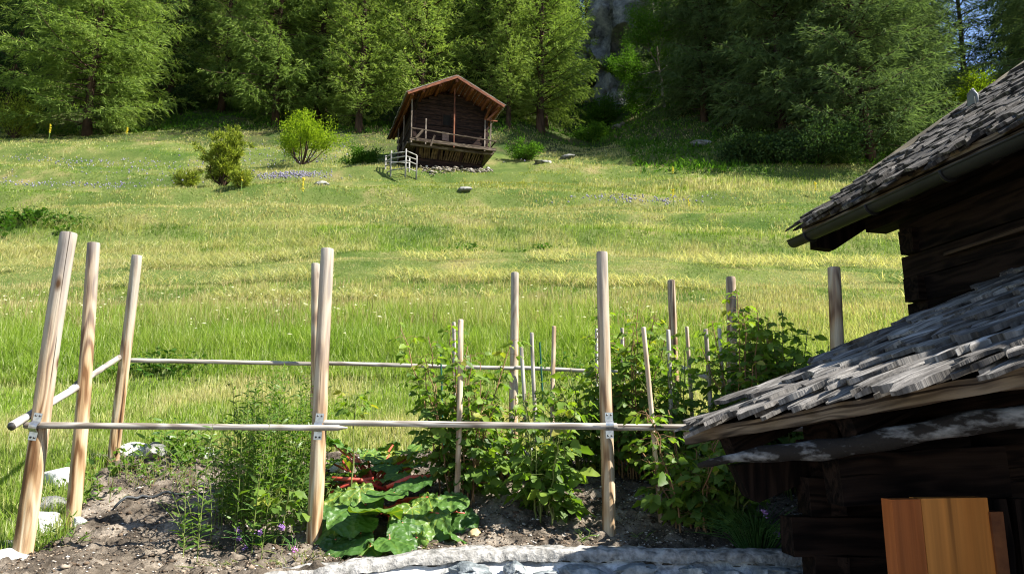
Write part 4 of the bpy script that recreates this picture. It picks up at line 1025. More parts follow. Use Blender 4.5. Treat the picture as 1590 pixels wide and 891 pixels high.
# --- lean-to shed in front
shed = local_empty("log_shed", "low dark log shed at lower right with sagging shingle roof", "shed", (0, 0, 0))
A = P(1062, 672, 4.35); B = P(1600, 570, 2.75); C = P(1600, 424, 5.05)
e1 = B-A; e2 = C-A
nrs = e1.cross(e2).normalized(); nrs = nrs if nrs.z > 0 else -nrs
shingles("roof_shingles", A, e1*1.25, e2*1.05, M_SH, shed, .225, .27, .027, .05, .66, .13, 5)
b = MB()
for i in range(12): b.beam(A+e2*((i+.5)/12)-nrs*.015, A+e2*((i+.5)/12)+e1*1.25-nrs*.015, e2.length/12-.008, .03, up=nrs, seg=3, jit=.002)
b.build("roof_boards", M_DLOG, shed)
e1n = e1.normalized(); hz = Vector((e1n.x, e1n.y, 0)).normalized()
outw = Vector((-hz.y, hz.x, 0)); outw = outw if outw.x < 0 else -outw
b = MB(); b.beam(A-nrs*.036+outw*.01+e1n*.02, A+e1*1.25-nrs*.036+outw*.01, 0.045, .066, seg=22, jit=.005); b.build("fascia_board", M_FASC, shed)
lg0 = P(1085, 722, 4.15); lg1 = P(1600, 648, 2.9)
d_ = (lg1-lg0).normalized()
pts = [lg0.lerp(lg1, t)+Vector((0, 0, .012*math.sin(t*9))) for t in np.linspace(0, 1.25, 26)]
b = MB(); b.tube(pts, [.012+.034*min(1, t*3)+.005*math.sin(t*31) for t in np.linspace(0, 1.25, 26)], 12, wob=.05); b.build("eave_pole", M_BARKLOG, shed, True)
b = MB()   # rafters between boards and pole
for t in (.15, .55, 1.0): b.beam(A+e1*t-nrs*.12, A+e1*t+e2*.95-nrs*.12, .11, .12, seg=3, jit=.006)
b.build("rafter", M_DLOGX, shed)
b = MB()   # log wall set back under the eave
for k_ in range(5): b.beam(A+e2*.34+e1*.05-Vector((0, 0, .14+k_*.17)), A+e2*.34+e1*1.2-Vector((0, 0, .14+k_*.17)), .14, .165, seg=8, jit=.006)
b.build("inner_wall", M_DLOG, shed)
# bracket under the tip
br = [P(1135, 722, 4.1), P(1158, 770, 4.1), P(1172, 778, 4.1), P(1262, 738, 4.1), P(1310, 712, 4.1), P(1300, 690, 4.1)]
b = MB(); nv = Vector((0, .07, 0)); b.add([p-nv for p in br]+[p+nv for p in br], [(0, 1, 2, 3, 4, 5), (11, 10, 9, 8, 7, 6)]+[(i, (i+1) % 6, (i+1) % 6+6, i+6) for i in range(6)]); b.build("eave_bracket", M_DLOGX, shed)
# big front beam
b = MB(); q0 = P(1292, 742, 3.72); q1 = P(1620, 728, 3.72); b.beam(q0, q1+(q1-q0)*.5, .20, .235, seg=10, jit=.010); b.build("front_beam", M_DLOGX, shed)
b = MB(); q0 = P(1330, 690, 3.85); q1 = P(1620, 672, 3.85); b.beam(q0, q1+(q1-q0)*.5, .16, .17, seg=10, jit=.010); b.build("upper_beam", M_DLOGX, shed)
# front and side log walls
wx0 = P(1244, 800, 4.0).x
b = MB(); zz = -.6; k = 0
while zz < .62:
    b.beam((wx0-(.08 if k % 2 else -.02), 4.0, zz+.095), (wx0+3, 4.0, zz+.095), .18+random.uniform(-.01, .015), .186, seg=12, jit=.009); zz += .19; k += 1
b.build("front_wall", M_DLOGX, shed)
b = MB(); zz = -.6; k = 0
while zz < .95:
    b.beam((wx0+.10, 4.0-(.08 if k % 2 == 0 else -.02), zz+.095), (wx0+.10+.75, 5.6, zz+.095), .18, .186, seg=8, jit=.008); zz += .19; k += 1
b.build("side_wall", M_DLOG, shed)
# two upright posts right of the door
for (px, w_) in ((1540, .07), (1578, .09)):
    q = P(px, 800, 3.55); b = MB(); b.beam((q.x+.05, 3.6, -.6), (q.x+.05, 3.6, .66), w_, .09, up=(0, 1, 0), seg=6, jit=.006); b.build("door_post", M_DLOG if px < 1560 else M_DLOGX, shed)
# warm varnished door leaf, slightly turned
M_DOORA = wood_mat("orange_wood", (.43, .155, .030), (.36, .12, .022), (.50, .195, .042), 2, .35, rough=.45, bmp=.08, knots=False, contrast=.5)
M_DOORB = wood_mat("red_orange_wood", (.29, .080, .018), (.24, .062, .014), (.35, .105, .026), 2, .5, rough=.45, bmp=.08, knots=False, contrast=.5)
dz_ = P(1366, 774, 3.35); dx = empty("door", (dz_.x, 3.35, dz_.z), R(7)); dx.parent = shed; dx['label'] = "warm orange varnished door of two boards"
wA = .135; wB = .315
b = MB(); b.box((wA/2+.03, 0, -.62), (wA, .075, 1.24)); b.build("left_board", M_DOORB, dx)
b = MB(); b.box((wA+wB/2+.032, -.0, -.617), (wB, .078, 1.24)); b.build("right_board", M_DOORA, dx)
b = MB(); b.box((wA+wB+.058, .03, -.66), (.045, .16, 1.2), jit=.008); b.build("edge_strip", plain("edge_brown", (.10, .035, .014), (.18, .065, .022), 8, .7), dx)
# ------------------------------------------------------------------ garden retaining wall
wall = empty("stone_wall", (0, 0, 0)); tag(wall, "low white mortared stone wall edging the garden bed along the bottom", "wall")
M_MORT = None
m, n, l = newmat("mortar"); mp = coords(n, l, (1, 1, 1)); a1 = noise(n, l, mp, 4, 8, .7, .4); a2 = noise(n, l, mp, 40, 5, .7)
v_ = N(n, "ShaderNodeTexVoronoi"); v_.inputs['Scale'].default_value = 3.2; l.new(mp.outputs[0], v_.inputs['Vector'])
r1 = ramp(n, [(.36, (.20, .20, .195)), (.45, (.36, .355, .34)), (.55, (.66, .65, .63))]); l.new(a1.outputs[0], r1.inputs[0])
c = mixc(n, l, .5, r1.outputs[0], a2.outputs['Fac'], 'OVERLAY')
ad = N(n, "ShaderNodeMath", operation='MULTIPLY_ADD'); l.new(a2.outputs[0], ad.inputs[0]); ad.inputs[1].default_value = .4; l.new(a1.outputs[0], ad.inputs[2])
principled(n, l, c, .95, bump(n, l, ad.outputs[0], .9, .03), .15); M_MORT = m
M_CAP = plain("cement_cap", (.12, .117, .108), (.42, .405, .38), 17, .95, 1.0, .03, lo=.36, hi=.62, detail=9)
xs_ = np.linspace(-2.6, 2.6, 420); prof_t = np.array([[0, -.72], [0, -.35], [.0, -.26], [-.005, -.19], [-.015, -.14], [-.02, -.10], [-.012, -.075], [.0, -.055], [.02, -.045]])
yb = np.interp(xs_, WX, WY); k = np.ones(25)/25; yb = np.convolve(np.pad(yb, 12, 'edge'), k, 'valid')
topz = H(xs_, bed_front(xs_)+.12, False)+np.interp(xs_, [-1.6, -1.2, -.4, 2.2], [.04, .055, .105, .115])
topz = np.convolve(np.pad(topz, 12, 'edge'), k, 'valid')
ny = 34
dd = np.linspace(0, 1, ny)
V = np.zeros((ny, len(xs_), 3))
for j, t in enumerate(dd):
    z = -.72+(.72-.05)*t
    dsp = (fbm(xs_*3.8, np.full_like(xs_, z*6.5), 4, 101)-.5)*.22 + (fbm(xs_*14, np.full_like(xs_, z*14), 3, 103)-.5)*.035
    V[j, :, 0] = xs_; V[j, :, 1] = yb-.125-dsp*(1-.75*t**8)+.185*sstep(.78, 1, t); V[j, :, 2] = topz+z+.02*(fbm(xs_*5, xs_*0, 2, 7)-.5)
vf = V.reshape(-1, 3); nx = len(xs_); i = np.arange((ny-1)*(nx-1)); r_ = i//(nx-1); c_ = i % (nx-1); a = r_*nx+c_
mesh("wall_face", vf, np.stack([a, a+1, a+nx+1, a+nx], 1), M_MORT, True, wall)
# cement cap strip
cy_ = np.array([.030, .040, .055, .085, .12, .16, .24, .26]); cz_ = np.array([-.055, -.025, -.004, .003, .004, .002, -.004, -.08])
V = np.zeros((len(cy_), nx, 3))
for j in range(len(cy_)):
    V[j, :, 0] = xs_; V[j, :, 1] = yb+cy_[j]+.035*(fbm(xs_*7, xs_*0+j*.35, 4, 111)-.5); V[j, :, 2] = topz+cz_[j]+.028*(fbm(xs_*14, xs_*0+j*.8, 5, 113)-.5)*1.5
i = np.arange((len(cy_)-1)*(nx-1)); r_ = i//(nx-1); c_ = i % (nx-1); a = r_*nx+c_
mesh("cap", V.reshape(-1, 3), np.stack([a, a+1, a+nx+1, a+nx], 1), M_CAP, True, wall)
rr = random.Random(4)
for k, (px, py, w_, h_) in enumerate(((735, 878, .17, .055), (800, 874, .10, .05), (850, 886, .13, .05), (905, 878, .22, .045), (985, 876, .20, .05), (1010, 892, .18, .05), (1075, 878, .12, .05), (1130, 880, .16, .05), (1190, 876, .2, .045), (1235, 886, .16, .06), (660, 893, .2, .045), (560, 897, .2, .05))):
    Y = 4.47; p = P(px, py, Y); yb_ = float(np.interp(p.x, xs_, yb))
    rock("wall_stone", p.x, yb_-.075, p.z-.03, w_*.68, .085, h_*.8, 90+k, "", M_STONE, 4, rough=.30, rz=0, parent=wall)

# ------------------------------------------------------------------ pole fence
M_POST = wood_mat("peeled_post", (.37, .245, .130), (.15, .075, .032), (.49, .40, .27), 2, 1.0, contrast=1.15, grey=(.335, .34, .335), top=(.75, 1.9), bmp=.35)
M_RAIL = wood_mat("peeled_rail", (.31, .285, .25), (.17, .145, .12), (.44, .42, .385), 2, 1.2, bmp=.2, knots=False)
M_STEEL = plain("galvanised_steel", (.42, .43, .42), (.60, .61, .60), 30, .35, .1, .003, .5, .9)
M_DARKBOLT = plain("dark_bolt", (.05, .05, .05), (.12, .11, .10), 30, .4, .1, .003, .5, .7)
fence = empty("pole_fence", (0, 5, 0)); tag(fence, "fence frame of round peeled timber posts and thin rails around the vegetable bed", "fence")
fence.location = (0, 0, 0)
def post(top, bot, Yt, Yb, rad, name="post", mat=None, parent=None, n_=20, taper=.88, dig=.15, seed=0, label=None, mesh_flat=0):
    a = P(*bot, Yb); b_ = P(*top, Yt); d = b_-a; L = d.length
    rr = random.Random(seed); mb = MB(); vs = []; segs = 26
    zs = [-dig]+[L*i/segs for i in range(segs)]+[L-.012, L-.002, L]
    ph = rr.uniform(0, 6); 
    for z in zs:
        t = max(0, z/L); r_ = rad*(1-(1-taper)*t)
        if z > L-.011: r_ *= .93 if z < L-.001 else .80
        ox = .006*math.sin(z*2.3+ph); oy = .006*math.cos(z*1.9+ph)
        for k in range(n_):
            an = 2*math.pi*k/n_; q = r_*(1+.035*math.sin(3*an+z*1.4+ph)+.02*math.sin(5*an-z*3))
            if mesh_flat and math.cos(an-mesh_flat) > .72: q *= .72/math.cos(an-mesh_flat)*1.02
            vs.append((ox+math.cos(an)*q, oy+math.sin(an)*q, z))
    fs = [(i*n_+k, i*n_+(k+1) % n_, (i+1)*n_+(k+1) % n_, (i+1)*n_+k) for i in range(len(zs)-1) for k in range(n_)]
    fs.append(tuple((len(zs)-1)*n_+k for k in range(n_))); fs.append(tuple(range(n_-1, -1, -1)))
    mb.add(vs, fs, .5, [(v_[0]+seed*3.3, v_[1]+seed*1.9, v_[2]) for v_ in vs]); o = mb.build(name, mat or M_POST, parent); smooth_by_angle(o, 50)
    o.location = a; o.rotation_euler = (d.to_track_quat('Z', 'Y') @ Matrix.Rotation(rr.uniform(0, 6.28) if not mesh_flat else 0, 4, 'Z').to_quaternion()).to_euler()
    if label: o['label'] = label
    return o
FP = [((108, 361), (30, 880), 4.72, 4.85, .058), ((148, 377), (113, 800), 5.35, 5.45, .049), ((212, 396), (176, 722), 6.55, 6.75, .050),
      ((509, 386), (484, 879), 5.0, 5.02, .051), ((490, 409), (488, 700), 7.0, 7.1, .045), ((799, 423), (798, 690), 7.5, 7.5, .046),
      ((935, 391), (945, 832), 5.15, 5.2, .046), ((1042, 435), (1050, 690), 7.3, 7.3, .043), ((1134, 430), (1140, 700), 6.7, 6.7, .049), ((1294, 415), (1306, 700), 5.45, 5.5, .052)]
for i, (t, bt, Yt, Yb, rad) in enumerate(FP): post(t, bt, Yt, Yb, rad, parent=fence, seed=i+1)
def rail(p0, Y0, p1, Y1, r0, r1=None, point=False, k=10, dark=False):
    a = P(*p0, Y0); b_ = P(*p1, Y1); d = b_-a; L = d.length; r1 = r1 or r0
    zs = [0, .004]+[L*t for t in np.linspace(.02, .97, k)]+([L-.12, L-.05, L] if point else [L-.004, L])
    rs = [r0*.9, r0]+[r0+(r1-r0)*t+.0012*math.sin(t*25) for t in np.linspace(0, 1, k)]+([r1, r1*.75, r1*.2] if point else [r1, r1*.9])
    if point: zs = sorted(zs)
    mb = MB(); mb.tube([(.004*math.sin(z*2), .004*math.cos(z*1.7), z) for z in zs], rs, 12); o = mb.build("rail", M_RAIL, fence); smooth_by_angle(o, 50)
    o.location = a; o.rotation_euler = d.to_track_quat('Z', 'Y').to_euler(); return o
rail((38, 661), 4.74, (540, 663), 4.90, .021, .019, True)
rail((496, 657), 4.99, (958, 661), 5.08, .0195, .023)
rail((952, 664), 5.09, (1330, 664), 5.3, .022)
rail((18, 662), 4.60, (126, 598), 5.42, .026, .024)
rail((110, 606), 5.30, (187, 553), 6.65, .024, .023)
rail((203, 560), 6.85, (492, 564), 7.18, .021, .020)
rail((492, 564), 7.20, (800, 571), 7.44, .020, .020)
rail((800, 571), 7.42, (1010, 580), 7.5, .020)
rail((1055, 570), 7.2, (1102, 588), 6.75, .024)
rail((1150, 590), 6.65, (1300, 590), 5.6, .024)
# dark end disc of the side rail
q = P(18, 662, 4.595); b = MB(); d = (P(126, 598, 5.42)-q).normalized(); b.tube([q-d*.004, q+d*.001], .0245, 12); b.build("rail_end", M_DARKBOLT, fence, True)
def bracket(px, py, Y, side=1, tilt=0, dark=False):
    """omega strap: two flat ears with bolts above/below, loop over the rail"""
    c_ = P(px, py, Y); e = empty("bracket", tuple(c_)); e.parent = fence; e.rotation_euler = (0, tilt, 0)
    V = []; F = []; w = .026; th = .003
    prof_ = [(.0, .085), (.0, .034)]+[(-.030*math.sin(a), .030*math.cos(a)) for a in np.linspace(.15, math.pi-.15, 9)]+[(.0, -.034), (.0, -.085)]
    for (y, z) in prof_:
        for x in (-w, w):
            V.append((x, y, z)); 
    n_ = len(prof_)
    for (y, z) in prof_:
        for x in (-w, w): V.append((x, y-th, z))
    for i in range(n_-1):
        a = 2*i; F.append((a, a+1, a+3, a+2)); a2 = a+2*n_; F.append((a2, a2+2, a2+3, a2+1)); F.append((a, a+2, a2+2, a2)); F.append((a+1, a2+1, a2+3, a+3))
    F.append((0, 2*n_, 2*n_+1, 1)); F.append((2*n_-2, 2*n_-1, 4*n_-1, 4*n_-2))
    mesh("strap", V, F, M_STEEL, False, e)
    for (x, z) in ((-.013, .068), (.013, .068), (-.012, -.068), (.012, -.068)):
        b = MB(); b.tube([(x, -.008, z), (x, .002, z)], .0065, 8); b.build("bolt", M_DARKBOLT, e, True)
bracket(55, 662, 4.735, tilt=R(8)); bracket(495, 662, 4.915, tilt=R(3)); bracket(946, 660, 5.03, tilt=R(-1))
b = MB(); q = P(122, 600, 5.40); b.tube([q+Vector((-.03, 0, .03)), q+Vector((0, -.03, .035)), q+Vector((.05, -.02, .02))], .006, 6); b.build("tie_wire", M_DARKBOLT, fence, True)

# ------------------------------------------------------------------ garden stakes
M_STAKE = wood_mat("grey_stake", (.36, .32, .28), (.22, .185, .155), (.50, .47, .42), 2, 1.2, bmp=.2, knots=False)
M_STAKE2 = wood_mat("tan_stake", (.45, .34, .24), (.28, .19, .12), (.56, .46, .35), 2, 1.2, bmp=.2, knots=False)
M_GREENST = plain("green_stake", (.01, .07, .05), (.02, .10, .07), 8, .5)
ST = [((704, 500), (708, 700), 6.5, .016, 0, "grey stake behind the left raspberry row, left one of a touching pair"), ((715, 496), (708, 843), 5.45, .021, 1, "long tan stake in front of the first raspberry plant, reaching down to the soil"),
      ((809, 538), (818, 660), 6.4, .0165, 0, "shorter grey stake just right of the tall back post"), ((826, 516), (834, 690), 6.6, .0175, 0, "pale grey stake second to the right of the tall back post"),
      ((861, 506), (858, 690), 6.3, .0185, 1, "tan stake standing in the small middle raspberry plant"), ((837, 531), (846, 690), 6.7, .008, 2, "thin dark green plant stick beside the pale grey stake"),
      ((684, 534), (690, 700), 6.5, .008, 2, "thin dark green plant stick in the first raspberry plant"),
      ((926, 510), (930, 700), 6.9, .014, 0, "grey stake half hidden left of the front middle post"), ((966, 509), (972, 700), 6.9, .0165, 0, "grey stake inside the raspberries right of the front middle post"),
      ((998, 508), (1029, 828), 5.35, .0175, 1, "leaning tan stake right of the front middle post, reaching down to the soil"), ((1037, 512), (1045, 790), 6.0, .0185, 0, "grey tan stake directly in front of the slim back post"),
      ((1065, 507), (1078, 700), 6.4, .0165, 1, "thin brown stake right of the slim back post"), ((1095, 511), (1106, 700), 6.0, .0185, 0, "light grey stake at the left edge of the dark raspberry bush"),
      ((1116, 509), (1128, 700), 6.3, .0165, 0, "grey stake rising behind the left part of the dark raspberry bush"), ((1181, 512), (1190, 700), 6.3, .0165, 0, "grey stake rising in the middle of the dark raspberry bush"),
      ((1212, 560), (1216, 700), 6.5, .012, 1, "short thin stake at the right part of the dark raspberry bush")]
for i, (t, bt, Y, rad, kd, lb) in enumerate(ST):
    o = post(t, bt, Y, Y, rad, "garden_stake", (M_STAKE, M_STAKE2, M_GREENST)[kd], None, 10, .97, .1, 40+i); tag(o, lb, "stake", "stakes for the raspberry plants")

# ------------------------------------------------------------------ rocks round the bed
for i, (px, py, Y, sx, sy, sz, lb, mt) in enumerate(((92, 724, 6.25, .22, .17, .13, "big pale boulder between the two left posts", M_ROCKW), (88, 768, 5.75, .20, .13, .07, "flat grey rock under the big pale boulder", M_ROCKG),
      (66, 793, 5.35, .15, .13, .11, "angular pale rock beside the foot of the leftmost post", M_ROCKW), (14, 785, 5.0, .12, .1, .06, "flat rock at the very left edge by the leftmost post", M_ROCKG), (8, 858, 4.75, .14, .12, .07, "white rock at the bottom left corner", M_ROCKW),
      (124, 802, 5.35, .06, .05, .045, "small white stone at the foot of the second post", M_ROCKW), (215, 722, 6.95, .20, .12, .09, "pale rock just right of the third post", M_ROCKW), (238, 727, 6.8, .11, .1, .11, "dark grey rock next to the pale rock by the third post", M_ROCKG),
      (290, 706, 7.2, .24, .14, .06, "thin flat slab on the rock border behind the soil", M_ROCKG), (325, 714, 7.1, .18, .12, .07, "brownish pale rock at the left of the tall weeds", M_ROCKW), (150, 706, 7.0, .15, .1, .05, "flat rock in the grass between second and third post", M_ROCKG),
      (830, 716, 7.0, .2, .13, .08, "pale border rock behind the middle raspberry plant", M_ROCKW), (905, 712, 6.9, .2, .14, .09, "tan border rock left of the front middle post", M_ROCKW), (770, 720, 6.9, .17, .12, .07, "pale border rock in shade behind the first raspberry plant", M_ROCKG),
      (525, 735, 6.5, .18, .12, .07, "pale rock under the rhubarb right of the front left middle post", M_ROCKW), (1215, 745, 6.2, .35, .25, .14, "pale rock seen through the gap beneath the shed eave", M_ROCKW),
      (735, 826, 5.2, .075, .05, .04, "small ochre stone lying on the soil right of the long tan stake", None))):
    x = P(px, py, Y).x; mt = mt or plain("ochre_stone", (.42, .27, .12), (.62, .46, .25), 9)
    rock("rock", x, Y, G(x, Y)+sz*.35, sx, sy, sz, 130+i, lb, mt, 3, rough=.16)
# black hose
M_HOSE = plain("black_hose", (.03, .035, .04), (.05, .055, .06), 5, .45)
pts = [(178, 783, 5.6), (220, 778, 5.75), (260, 775, 5.8), (310, 773, 5.85), (350, 774, 5.85), (385, 779, 5.8)]
pw = [P(*p) for p in pts]; fine = []
for i in range(len(pw)-1):
    for t in np.linspace(0, 1, 6)[:-1]: q = pw[i].lerp(pw[i+1], t); fine.append(Vector((q.x, q.y, G(q.x, q.y)+.018)))
b = MB(); b.tube(fine, .010, 8); o = b.build("garden_hose", M_HOSE, None, True); tag(o, "thin dark irrigation hose curving over the soil at left", "hose")

# ------------------------------------------------------------------ plants
def leaf_tmpl(nv=5, wid=.5, fold=.18, curl=.25, serr=.0, heart=0):
    """unit leaf along +Y, normal +Z; returns verts, faces, half width profile"""
    V = []; F = []
    for i in range(nv+1):
        t = i/nv; w = wid*math.sin(math.pi*min(1, t*.93+.07))**.8*(1-t*.35) if 0 < i < nv else (.06*wid if i == 0 else 0.005)
        z = -curl*t*t+.03*math.sin(i*2.4)
        if serr and 0 < i < nv: w *= 1+(serr if i % 2 else -serr)
        V += [(-w, t, z+fold*w), (0, t, z), (w, t, z+fold*w)]
    for i in range(nv):
        a = 3*i; F += [(a, a+1, a+4, a+3), (a+1, a+2, a+5, a+4)]
    return np.array(V), np.array(F)
def place_leaves(name, mat, parent, pos, dirs, size, r, tmpl, tint, ups=None, roll=.5):
    V0, F0 = tmpl; n_ = len(pos)
    y = dirs/np.linalg.norm(dirs, axis=1)[:, None]
    u = (np.tile([0, 0, 1.], (n_, 1)) if ups is None else ups)+r.normal(0, roll, (n_, 3))
    x = np.cross(y, u); x /= np.linalg.norm(x, axis=1)[:, None]+1e-9; z = np.cross(x, y)
    v = (V0[None, :, 0, None]*x[:, None]+V0[None, :, 1, None]*y[:, None]+V0[None, :, 2, None]*z[:, None])*size[:, None, None]+pos[:, None]
    f = (F0[None]+np.arange(n_)[:, None, None]*len(V0)).reshape(-1, F0.shape[1])
    return mesh(name, v.reshape(-1, 3), f, mat, True, parent, {'tint': np.repeat(tint, len(V0))})
M_RASP = leaf_mat("raspberry_leaf", [(.0, (.055, .110, .022)), (.5, (.115, .195, .032)), (.85, (.20, .29, .040)), (1, (.30, .29, .05))], (1.5, 1.6, .45), .46, gloss=.015, rough=.5)
M_CANE = plain("cane", (.16, .11, .05), (.30, .17, .09), 10, .8)
M_GCANE = plain("green_cane", (.09, .13, .03), (.18, .20, .06), 10, .8)
LT = leaf_tmpl(6, .36, .25, .22, .10)
def raspberry(px, py, Y, h, rad, ncane, seed, label, leafs=1.0, lsize=.085, low=.12, spreadx=1.0, lean=0):
    r = np.random.default_rng(seed); x = P(px, py, Y).x; z = G(x, Y); e = empty("raspberry_plant", (x, Y, z)); tag(e, label, "plant", "raspberry plants")
    tb = MB(); pos = []; dr = []; sz = []; ti = []
    for c_ in range(ncane):
        a = r.uniform(0, 6.28); br = rad*.35*math.sqrt(r.random()); hh = h*r.uniform(.55, 1.0) if c_ > 1 else h*r.uniform(.93, 1.02)
        b0 = np.array([math.cos(a)*br*spreadx, math.sin(a)*br, -.03]); out = rad*r.uniform(.1, .8); 
        path = [b0+np.array([math.cos(a)*out*t**1.6*spreadx+lean*t, math.sin(a)*out*t**1.6, hh*t-.10*out*t**3]) +r.normal(0, .008, 3) for t in np.linspace(0, 1, 10)]
        tb.tube(path, [.0065*(1-.6*t)+.001 for t in np.linspace(0, 1, 10)], 5, cap=False)
        path = np.array(path); nn_ = int(hh/.052*leafs)
        for k in range(nn_):
            t = low+(1-low)*((k+r.random())/nn_); i0 = min(8, int(t*9)); fr = t*9-i0; p = path[i0]*(1-fr)+path[i0+1]*fr
            az = k*2.4+r.normal(0, .5); pl = (.10+.10*r.random())*(1.1-.55*t)
            d = np.array([math.cos(az), math.sin(az), r.uniform(.0, .5)]); q = p+d*pl; q[2] -= pl*.15
            tb.tube([p, p+d*pl*.5+np.array([0, 0, .01]), q], .0018, 3, cap=False)
            # three (five) leaflets
            s = 1.2*lsize*r.uniform(.65, 1.3)*(1.15-.5*t); tt = np.clip(.42+r.normal(0, .16)+(.22 if t > .8 else 0), 0, 1)
            sd_ = np.array([-d[1], d[0], 0])
            for (dd, off, sc_) in ((d+np.array([0, 0, -.55]), 0, 1.1), (sd_*.9+d*.35+np.array([0, 0, -.45]), -.02, .85), (-sd_*.9+d*.35+np.array([0, 0, -.45]), -.02, .85)):
                pos.append(q+d*off); dr.append(dd+r.normal(0, .18, 3)); sz.append(s*sc_); ti.append(np.clip(tt+r.normal(0, .05), 0, .97) if r.random() > .015 else 1)
    tb.build("canes", M_CANE if seed % 2 else M_GCANE, e, True)
    place_leaves("foliage", M_RASP, e, np.array(pos), np.array(dr), np.array(sz), r, LT, np.array(ti))
    return e
raspberry(712, 830, 5.75, 1.42, .42, 17, 1, "tall first raspberry plant climbing the long tan stake, next to the rhubarb", 1.05, .085)
raspberry(850, 830, 5.45, .92, .34, 14, 2, "middle raspberry plant between the first one and the front middle post", 1.0, .095)
raspberry(790, 760, 6.3, .75, .30, 9, 3, "low raspberry plant behind the middle one", 1.1, .08)
raspberry(915, 740, 6.4, 1.05, .38, 13, 4, "raspberry plant just left of and behind the front middle post", 1.2, .08)
raspberry(975, 745, 6.3, 1.42, .42, 16, 5, "tall raspberry plant right behind the front middle post", 1.2, .078)
raspberry(1055, 740, 6.2, 1.12, .48, 18, 6, "raspberry plant around the slim back post", 1.2, .08)
raspberry(1170, 735, 5.9, 1.62, .50, 19, 7, "tallest dark raspberry bush above the shed roof tip", 1.25, .088, .25, 1.0, .10)
raspberry(1230, 735, 5.9, 1.45, .45, 12, 8, "right hand part of the dark raspberry bushes with shoots over the shed roof", 1.25, .088, .3, 1.0, .06)
raspberry(1075, 826, 5.25, .85, .42, 17, 9, "shaded raspberry plant at the soil under the shed roof tip", 1.2, .085)
raspberry(1130, 800, 5.2, .62, .4, 14, 10, "low shaded raspberry plant beside the chives", 1.1, .08)
# thin single sapling right of front left middle post
raspberry(541, 800, 5.35, .98, .16, 1, 12, "single thin red stemmed shoot with a few leaves beside the rhubarb", .8, .075, .82)
raspberry(437, 800, 5.0, .42, .2, 3, 14, "small raspberry shoot in front of the tall weeds", .9, .085, .5)

# tall goldenrod like weeds
M_WEED = leaf_mat("weed_leaf", [(.0, (.05, .11, .018)), (.5, (.095, .18, .024)), (1, (.18, .27, .035))], (1.4, 1.5, .5), .42, gloss=.03)
LN = leaf_tmpl(3, .13, .2, .3)
def weeds(name, px, py, Y, h, rx, ry, n_st, seed, label, lsize=.075, dens=1.0, cat="plant", mat=None, tmpl=None, hv=.35):
    r = np.random.default_rng(seed); x = P(px, py, Y).x; z = G(x, Y); e = empty(name, (x, Y, z)); tag(e, label, cat)
    tb = MB(); pos = []; dr = []; sz = []
    for s in range(n_st):
        bx, by = r.normal(0, rx, 1)[0], r.normal(0, ry, 1)[0]; hh = h*r.uniform(1-hv, 1.0)*math.exp(-.25*(bx/rx)**2)
        bz = G(x+bx, Y+by)-z-.02
        ln_ = np.array([bx*.35+r.normal(0, .05), r.normal(0, .05), 0])
        path = [np.array([bx, by, bz+hh*t])+ln_*t*t for t in np.linspace(0, 1, 6)]
        tb.tube(path, [.004*(1-.6*t) for t in np.linspace(0, 1, 6)], 3, cap=False); path = np.array(path)
        k = int(hh/.022*dens)
        for j in range(k):
            t = .1+.9*(j+r.random())/k; i0 = min(4, int(t*5)); fr = t*5-i0; p = path[i0]*(1-fr)+path[i0+1]*fr; az = j*2.4+r.normal(0, .4)
            pos.append(p); dr.append([math.cos(az), math.sin(az), r.uniform(.3, 1.1)]); sz.append(lsize*r.uniform(.6, 1.25)*(1.15-.5*t))
    tb.build("stems", M_GCANE, e, True)
    place_leaves("foliage", mat or M_WEED, e, np.array(pos), np.array(dr), np.array(sz), r, tmpl or LN, np.clip(.5+r.normal(0, .18, len(pos)), 0, 1))
    return e
weeds("tall_weeds", 408, 810, 5.45, 1.10, .18, .28, 130, 1, "tall feathery green weeds left of the front left middle post", .085, 1.0)
weeds("tall_weeds", 455, 780, 5.9, .95, .13, .2, 28, 2, "feathery green weeds right behind the front left middle post", .08)
weeds("weed_clump", 262, 715, 6.9, .42, .16, .12, 16, 3, "leafy weed clump among the border rocks behind the soil", .13, .5, tmpl=leaf_tmpl(4, .2, .2, .3))
weeds("weed_clump", 135, 728, 6.4, .22, .18, .1, 14, 4, "leafy weeds between the second and third post", .10, .7, tmpl=leaf_tmpl(4, .28, .2, .3))
weeds("weed_clump", 90, 745, 6.0, .16, .2, .1, 16, 5, "low yellow green weeds under the big pale boulder", .07, .8, tmpl=leaf_tmpl(4, .3, .2, .3))
weeds("weed_clump", 330, 742, 6.6, .32, .2, .12, 18, 6, "weed clump at the border left of the tall weeds", .09, .7, tmpl=leaf_tmpl(4, .22, .2, .3))
weeds("weed_clump", 245, 755, 6.3, .16, .14, .08, 14, 7, "small bright weeds at the back of the open soil", .06, .9, tmpl=leaf_tmpl(4, .25, .2, .3))
M_BRSTEM = leaf_mat("dry_brown_leaf", [(0, (.09, .045, .02)), (.5, (.17, .09, .045)), (1, (.25, .15, .07))], (1.2, 1.1, .8), .3)
weeds("dry_weeds", 185, 762, 6.2, .30, .2, .15, 22, 8, "dry brown weeds at the back left of the soil", .045, .5, mat=M_BRSTEM)
weeds("dry_weeds", 298, 772, 5.95, .30, .12, .1, 12, 9, "reddish brown dry weeds beyond the hose", .045, .6, mat=M_BRSTEM)
weeds("ground_cover", 465, 884, 4.68, .07, .16, .07, 50, 10, "low ochre green ground cover at the foot of the front left middle post", .025, 1.2, mat=leaf_mat("ochre_leaf", [(0, (.16, .13, .03)), (.5, (.24, .22, .05)), (1, (.32, .20, .06))], (1.2, 1.2, .6), .3))
